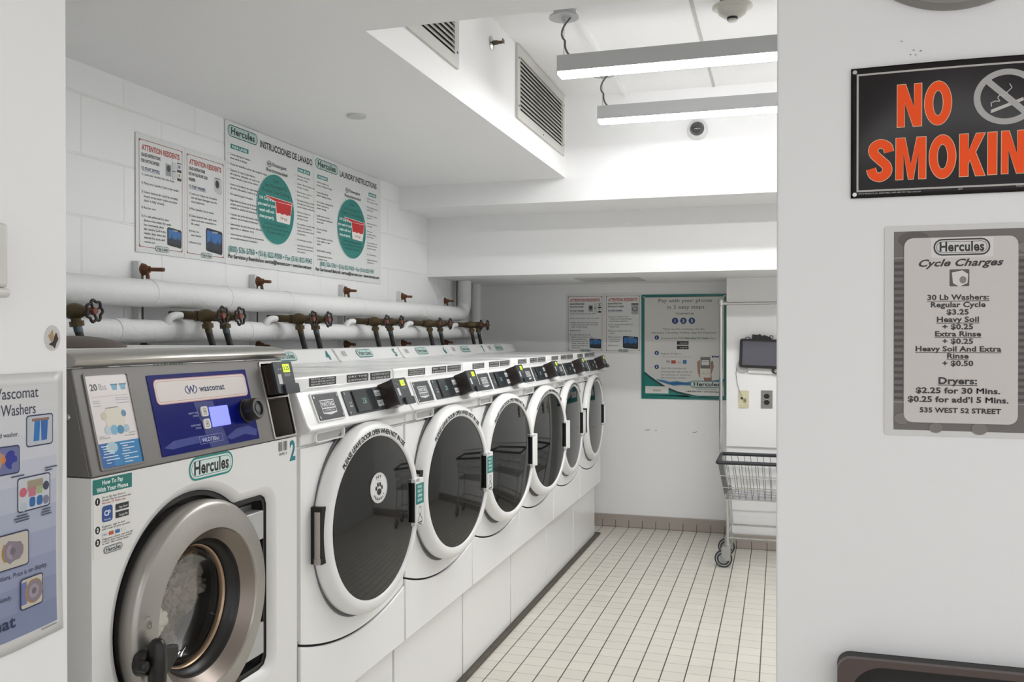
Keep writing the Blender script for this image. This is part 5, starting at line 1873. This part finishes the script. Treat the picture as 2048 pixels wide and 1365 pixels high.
for col, g in ((EDGE, 0.0), (OR, 0.0010)):
    s.k += 4
    for ch, u0, u1, v0, v1 in lets:
        W_, H_ = u1 - u0, v1 - v0
        k0 = s.k
        if ch in BLOCK:
            cu_, cv_ = (u0 + u1) / 2, (v0 + v1) / 2
            pts = [Vector((u0 + W_ * a, v0 + H_ * b, 0)) for a, b in BLOCK[ch]]
            ins = []
            n_ = len(pts)
            for q in range(n_):      # clockwise outline: inset by the width of the pale edge
                d1, d2 = (pts[q] - pts[q - 1]).normalized(), (pts[(q + 1) % n_] - pts[q]).normalized()
                n1, n2 = Vector((d1.y, -d1.x, 0)), Vector((d2.y, -d2.x, 0))
                m_ = (n1 + n2)
                m_ = m_ / max(0.35, m_.dot(n1)) if m_.length > 1e-6 else n1
                ins.append((pts[q].x + m_.x * g, pts[q].y + m_.y * g))
            s.poly(ins, col)
        elif ch == 'O':
            cu_, cv_ = (u0 + u1) / 2, (v0 + v1) / 2
            s.ring(circ(cu_, cv_, W_ / 2 - g, H_ / 2 - g, 48), circ(cu_, cv_, W_ * 0.17 + g, H_ * 0.27 + g, 32), col)
        else:
            ku, kv = W_ / 0.045, H_ / 0.0845
            s.poly([(u0 + a * ku, v0 + b * kv) for a, b in stroke(SC_ if ch == 'S' else GC_, 0.0092 - g)], col)
            if ch == 'G':
                s.k -= 1
                s.poly([(u0 + a * ku, v0 + b * kv) for a, b in [(.0235 + g, .0325 + g), (.0315 + g, .0325 + g), (.0315 + g, g), (.0445 - g, g), (.0445 - g, .0455 - g), (.0235 + g, .0455 - g)]], col)
        s.k = k0
s.k += 6
SG = '#b3b1b0'
s.ring(circ(0.403, 1.906, 0.0555, 0.0515, 48), circ(0.403, 1.906, 0.0440, 0.0405, 48), SG)
s.poly([(0.366, 1.934), (0.374, 1.942), (0.440, 1.878), (0.432, 1.870)], SG)
s.poly([(0.3765, 1.883), (0.3775, 1.877), (0.432, 1.897), (0.431, 1.903)], '#c9c7c4')
s.line([(0.378, 1.889), (0.377, 1.896), (0.384, 1.899), (0.392, 1.898), (0.388, 1.905), (0.392, 1.910), (0.400, 1.907)], 0.0016, '#c9c7c4')
s.line([(0.402, 1.912), (0.412, 1.922), (0.408, 1.930)], 0.0014, '#c9c7c4')
s.text('HY-KO PRODUCTS CO., NORTHFIELD, OHIO 44067-1015  Made in the U.S.A.', 0.146, 1.7355, 0.0026, '#c3c0bd', 'l', 0.112)
s.text('20W', 0.322, 1.7365, 0.003, '#c3c0bd', 'l', 0.008).text('NO.S-1 2013', 0.420, 1.7375, 0.003, '#c3c0bd', 'l', 0.04)
s.build('lettering', ns)
for u, v in ((0.139, 1.974), (0.139, 1.7355), (0.499, 1.974), (0.499, 1.7355)):
    bm = new(); p0, p1 = curl(u, v, 0.0005), curl(u, v, 0.004); cyl(bm, p0, p1, 0.0055, 0.004, n=16)
    finish('corner_screw', bm, M_CHROME, ns)

cc = empty('price_sheet', (0.194, 1.849, 1.268), 'laminated grey Cycle Charges price sheet below the no smoking sign', 'sign')
fP = shift(fR, (0.194, 1.849, 1.268))
bm = new(); plate(bm, rrect(0.194, 1.268, 0.462, 1.671, 0.004), [], fP, 0.0004, 0.0010)
finish('laminate_sheet', bm, mat('laminate_white', '#d9d8d5', 0.2), cc, smooth=False)
s = Sheet(fP, 0.0012, 0.00003, rough=0.3)
s.rect(0.2105, 1.2785, 0.446, 1.661, '#6f6966')
s.poly(circ(0.246, 1.645, 0.028, 0.016, 24), '#5a5552').rect(0.2105, 1.61, 0.446, 1.6108, '#c9c4c0').rect(0.2105, 1.3315, 0.446, 1.3323, '#c9c4c0')
for k in range(22):
    v = 1.337 + k * 0.0124
    s.rect(0.2115, v, 0.2275, v + 0.0055, '#4b4643').rect(0.424, v, 0.446, v + 0.0055, '#4b4643')
for u, v, a in ((0.225, 1.300, 0.014), (0.285, 1.284, 0.012), (0.36, 1.284, 0.014), (0.435, 1.625, 0.012)):
    s.ell(u, v, a, a * 0.8, '#7d7773', 20)
s.k += 2
s.poly(rrect(0.2285, 1.2935, 0.4245, 1.6475, 0.016), '#d2ccc9')
s.rect(0.276, 1.609, 0.383, 1.646, '#dedad8')
s.logo(0.280, 1.6125, 0.3775, 1.6445, edge='#2e2a28', fill='#d6d3d1', fill2='#d6d3d1')
s.text('Cycle Charges', 0.3245, 1.5925, 0.0135, '#2b2624', 'c', 0.146, 1, skew=0.35)
s.rrect(0.308, 1.554, 0.342, 1.586, 0.002, '#57504c').poly([(0.312, 1.580), (0.330, 1.584), (0.340, 1.577), (0.339, 1.560), (0.325, 1.553), (0.314, 1.560)], '#dcd8d5').ell(0.331, 1.566, 0.006, 0.007, '#8a827d', 16)
UL = '#2b2624'


def pl(t, v, w, u=0.3225, under=True, b=1, h=0.0098):
    s.text(t, u, v, h, UL, 'c', w, b)
    if under:
        s.line([(u - w / 2, v - 0.0025), (u + w / 2, v - 0.0025)], 0.0011, UL)


pl('30 Lb Washers:', 1.5285, 0.107); pl('Regular Cycle', 1.5145, 0.095, under=False); pl('$3.25', 1.5005, 0.039, under=False)
pl('Heavy Soil', 1.4865, 0.074); pl('+ $0.25', 1.4725, 0.054, under=False); pl('Extra Rinse', 1.459, 0.080); pl('+ $0.25', 1.445, 0.054, under=False)
pl('Heavy Soil And Extra', 1.4305, 0.148); pl('Rinse', 1.417, 0.038); pl('+ $0.50', 1.403, 0.054, under=False)
pl('Dryers:', 1.3685, 0.068, h=0.0125); pl('$2.25 for 30 Mins.', 1.3505, 0.146, under=False, b=1, h=0.0108); pl('$0.25 for add\u2019l 5 Mins.', 1.3335, 0.174, under=False, b=1, h=0.0108)
s.text('535 WEST 52 STREET', 0.3265, 1.3135, 0.0092, UL, 'c', 0.140, 1)
s.build('printing', cc)

# round wall fitting whose lower edge shows at the top of the picture
e = empty('round_wall_fixture', (0.318, 1.85, 2.283), 'round grey wall fixture cut off by the top edge, above the no smoking sign', 'wall fixture')
bm = new(); lathe(bm, [(0.205, 0.205, 0.0), (0.205, 0.205, -0.012), (0.198, 0.198, -0.022), (0.185, 0.185, -0.022), (0.180, 0.180, -0.010)], (0, 0, 0), 'Y', 64, True, False)
finish('rim', bm, mat('clock_rim', '#8f8b88', 0.35, metal=0.2), e, angle=40)
bm = new(); lathe(bm, [(0.182, 0.182, -0.009), (0.01, 0.01, -0.011)], (0, 0, 0), 'Y', 64, True, True)
finish('cover', bm, mat('clock_face', '#c9c7c4', 0.3), e)
bm = new()
for p in ([(0.112 * 3.1 / 3.1, 0)],):
    pass
for u, v, w in ((0.243, 2.008, 0.004), (0.238, 2.0, 0.003), (0.2555, 2.0055, 0.004), (0.222, 2.027, 0.003), (0.247, 1.9985, 0.003)):
    plate(bm, [(u, v), (u + w, v + 0.001), (u + w * 0.8, v + 0.002), (u + 0.0003, v + 0.0018)], [], fR, 0, 0.0006)
o = finish('wall_chip', bm, ink('#7d7a77', 0.8), None, smooth=False); origin_to(o, (0.238, 1.849, 2.0))
props(o, 'tiny chipped paint marks on the wall above the no smoking sign', 'chip')

# dark brown moulded bin below the price sheet
tb_ = empty('waste_bin', (0.42, 1.82, 0), 'dark brown rounded receptacle against the wall at the lower right corner', 'bin')
outl = rrect(-0.313, 0.0, 0.313, 0.842, 0.026, 6)
inn = rrect(-0.290, 0.40, 0.290, 0.829, 0.060, 8)
fN = lambda u, v, d: Vector((u, -0.020 - d, v))
bm = new(); plate(bm, outl, [inn], fN, -0.015, 0.0)
finish('front_frame', bm, mat('bin_brown', '#51433f', 0.35), tb_, 0.006, 4)
bm = new()
plate(bm, rrect(-0.311, 0.002, 0.311, 0.840, 0.025, 6), [rrect(-0.300, 0.02, 0.300, 0.832, 0.04, 6)], fN, -0.046, -0.014)
plate(bm, rrect(-0.311, 0.002, 0.311, 0.840, 0.025, 6), [], fN, -0.049, -0.046)
finish('shell', bm, mat('bin_dark', '#171312', 0.5), tb_, 0.002)  # near-black colour paints the shade inside the shallow cavity

# ================================================================== the wall end (left foreground)
fL = frameX(-1.10)
lp = empty('washer_poster', (-1.10, 0.72, 0.962), 'curling grey-blue poster about washers on the near left wall', 'poster')
L0, L1, LZ0, LZ1 = 0.72, 1.141, 0.985, 1.403


def curlL(u, v, d):
    f = max(0.0, (u - 1.05) / 0.09)
    g = max(0.0, math.sin(PI * (v - LZ0) / (LZ1 - LZ0)))
    return Vector((0.0015 + d + 0.0012 * f * g, u - 0.72 - 0.006 * f * g * (1 - (v - LZ0) / (LZ1 - LZ0)), v - 0.962 + 0.006 * f * (1 - (v - LZ0) / (LZ1 - LZ0))))


bm = new()
gv = [[bm.verts.new(curlL(L0 + (L1 - L0) * i / G, LZ0 + (LZ1 - LZ0) * j / G, 0.0)) for j in range(G + 1)] for i in range(G + 1)]
for i in range(G):
    for j in range(G):
        bm.faces.new((gv[i][j], gv[i + 1][j], gv[i + 1][j + 1], gv[i][j + 1]))
o = finish('sheet', bm, mat('poster_white', '#d4d3d1', 0.3), lp, angle=60)
m_ = o.modifiers.new('thickness', 'SOLIDIFY'); m_.thickness = 0.0006; m_.offset = 0
s = Sheet(curlL, 0.0009, 0.00004, rough=0.3)
cols = ['#7d86a4', '#868eaa', '#8f97b1', '#9aa1b8', '#a7adc0', '#b4b8c7', '#c0c3ce', '#cacbd2', '#d0d0d3', '#d3d2d2']
nb = len(cols)
for k, c in enumerate(cols):
    v0, v1 = 1.004 + (1.385 - 1.004) * k / nb, 1.004 + (1.385 - 1.004) * (k + 1) / nb
    for q in range(8):
        a, b = 0.735 + (1.128 - 0.735) * q / 8, 0.735 + (1.128 - 0.735) * (q + 1) / 8
        s.rect(a, v0, b, v1, c); s.k -= 1
s.k += 6
DK = '#3b4152'
s.text('Wascomat', 1.0915, 1.3655, 0.0165, DK, 'r', 0.088).text('Washers', 1.087, 1.3405, 0.0165, DK, 'r', 0.064)
s.text('Load your clothes and close door of load washer.', 1.055, 1.309, 0.0068, DK, 'r', 0.18)
s.text('Choose wash options. Price is on display.', 1.110, 1.097, 0.0075, DK, 'r', 0.15)
s.text('Press start immediately.', 1.042, 1.066, 0.0068, DK, 'r', 0.09)
s.text('wascomat', 1.0475, 1.0235, 0.0175, '#2a3250', 'r', 0.125, 1)


def pic(u0, v0, u1, v1, bg):
    s.poly(rrect(u0 - 0.0015, v0 - 0.002, u1 + 0.0015, v1 + 0.002, 0.005), '#2b3350').poly(rrect(u0, v0, u1, v1, 0.004), bg)


pic(1.070, 1.291, 1.1185, 1.336, '#b7bcc4')
s.poly([(1.082, 1.297), (1.093, 1.297), (1.095, 1.330), (1.084, 1.330)], '#1e72b4').poly([(1.097, 1.297), (1.108, 1.297), (1.110, 1.330), (1.096, 1.330)], '#2a62a8').rect(1.079, 1.328, 1.112, 1.332, '#8d6a5a')
pic(1.000, 1.255, 1.0545, 1.294, '#6a6f9a'); s.ell(1.040, 1.275, 0.011, 0.014, '#2b3190').poly([(1.005, 1.262), (1.022, 1.265), (1.030, 1.282), (1.018, 1.290), (1.005, 1.285)], '#b58a72').ell(1.027, 1.276, 0.004, 0.005, '#c77b34')
pic(1.053, 1.194, 1.113, 1.243, '#c3c5cb')
s.rect(1.070, 1.222, 1.100, 1.238, '#9a8e78').rect(1.072, 1.213, 1.086, 1.227, '#b8707e').rect(1.087, 1.215, 1.099, 1.227, '#9cab7c').ell(1.062, 1.222, 0.007, 0.007, '#c35f72').ell(1.106, 1.225, 0.006, 0.007, '#3e4658')
s.rrect(1.074, 1.197, 1.085, 1.212, 0.004, '#2a62a0').rrect(1.088, 1.197, 1.099, 1.212, 0.004, '#2a62a0').ell(1.063, 1.200, 0.006, 0.007, '#aebcc4').ell(1.106, 1.203, 0.006, 0.007, '#7d7a92')
for u, v, w in ((1.040, 1.2475, 0.024), (1.104, 1.2515, 0.024), (1.104, 1.2475, 0.014), (1.050, 1.187, 0.020), (1.045, 1.183, 0.028), (1.047, 1.179, 0.026), (1.099, 1.187, 0.016), (1.097, 1.183, 0.018), (1.097, 1.179, 0.020)):
    s.rect(u, v, u + w, v + 0.0022, '#4d5468')
for u0, v0, u1, v1 in ((1.005, 1.113, 1.0705, 1.163), (1.057, 1.045, 1.0975, 1.089)):
    pic(u0, v0, u1, v1, '#c0b9ae')
    cu, cv, a = (u0 + u1) / 2 + 0.004, (v0 + v1) / 2, (v1 - v0) * 0.40
    s.rect(u0, v0 + 0.006, u0 + (u1 - u0) * 0.25, v1 - 0.004, '#6a73a8')
    s.ell(cu, cv, a, a * 1.05, '#a5803f').ell(cu + 0.001, cv, a * 0.88, a * 0.95, '#857a86').ell(cu, cv, a * 0.55, a * 0.6, '#9b8f98').ell(cu, cv, a * 0.25, a * 0.28, '#6f6770')
s.rect(1.095, 1.000, 1.125, 1.0015, '#77767a')
s.build('printing', lp)

e = empty('wall_dispenser', (-1.10, 0.95, 1.515), 'white plastic wall box at the left edge of the picture above the poster', 'wall box')
bm = new(); box(bm, 0.0, 0.030, -0.05, 0.063, 0.014, 0.108); box(bm, 0.0, 0.034, -0.05, 0.064, 0.0, 0.014)
finish('case', bm, mat('box_white', '#d5d3cf', 0.4), e, 0.006, 3)
bm = new(); box(bm, 0.004, 0.022, -0.05, 0.040, -0.008, 0.0)
finish('outlet_lip', bm, mat('lip_grey', '#8f8e8b', 0.5), e, 0.002)
s = Sheet(lambda u, v, d: Vector((0.030 + d, u, v)), 0.0005)
s.rect(-0.03, 0.045, 0.046, 0.086, '#c9a98a').rect(-0.03, 0.048, 0.0435, 0.083, '#d9cfc2')
s.build('label_plate', e)
e = empty('wall_hole_cover', (-1.10, 1.122, 1.4565), 'small round clear cap over a brown scar in the near left wall', 'wall cap')
fH = lambda u, v, d: Vector((d, u, v))
bm = new(); plate(bm, circ(0, 0, 0.0155, 0.020, 28), [], fH, 0.0, 0.0012)
finish('disc', bm, mat('cap_grey', '#cbc9c5', 0.25), e, 0.0006)
bm = new()
plate(bm, [(-0.009, 0.004), (-0.003, -0.006), (0.001, 0.002), (-0.001, 0.012), (-0.005, 0.006)], [], fH, 0.0012, 0.0022, mi=0)
plate(bm, [(-0.008, -0.010), (0.001, -0.013), (0.003, -0.016), (0.006, -0.008), (0.010, -0.002), (0.006, 0.008), (0.003, 0.001), (0.0, -0.006)], [], fH, 0.0012, 0.0026, mi=1)
finish('scar', bm, [mat('scar_tan', '#b08f62', 0.7), mat('scar_dark', '#3a2c24', 0.7)], e, smooth=False)
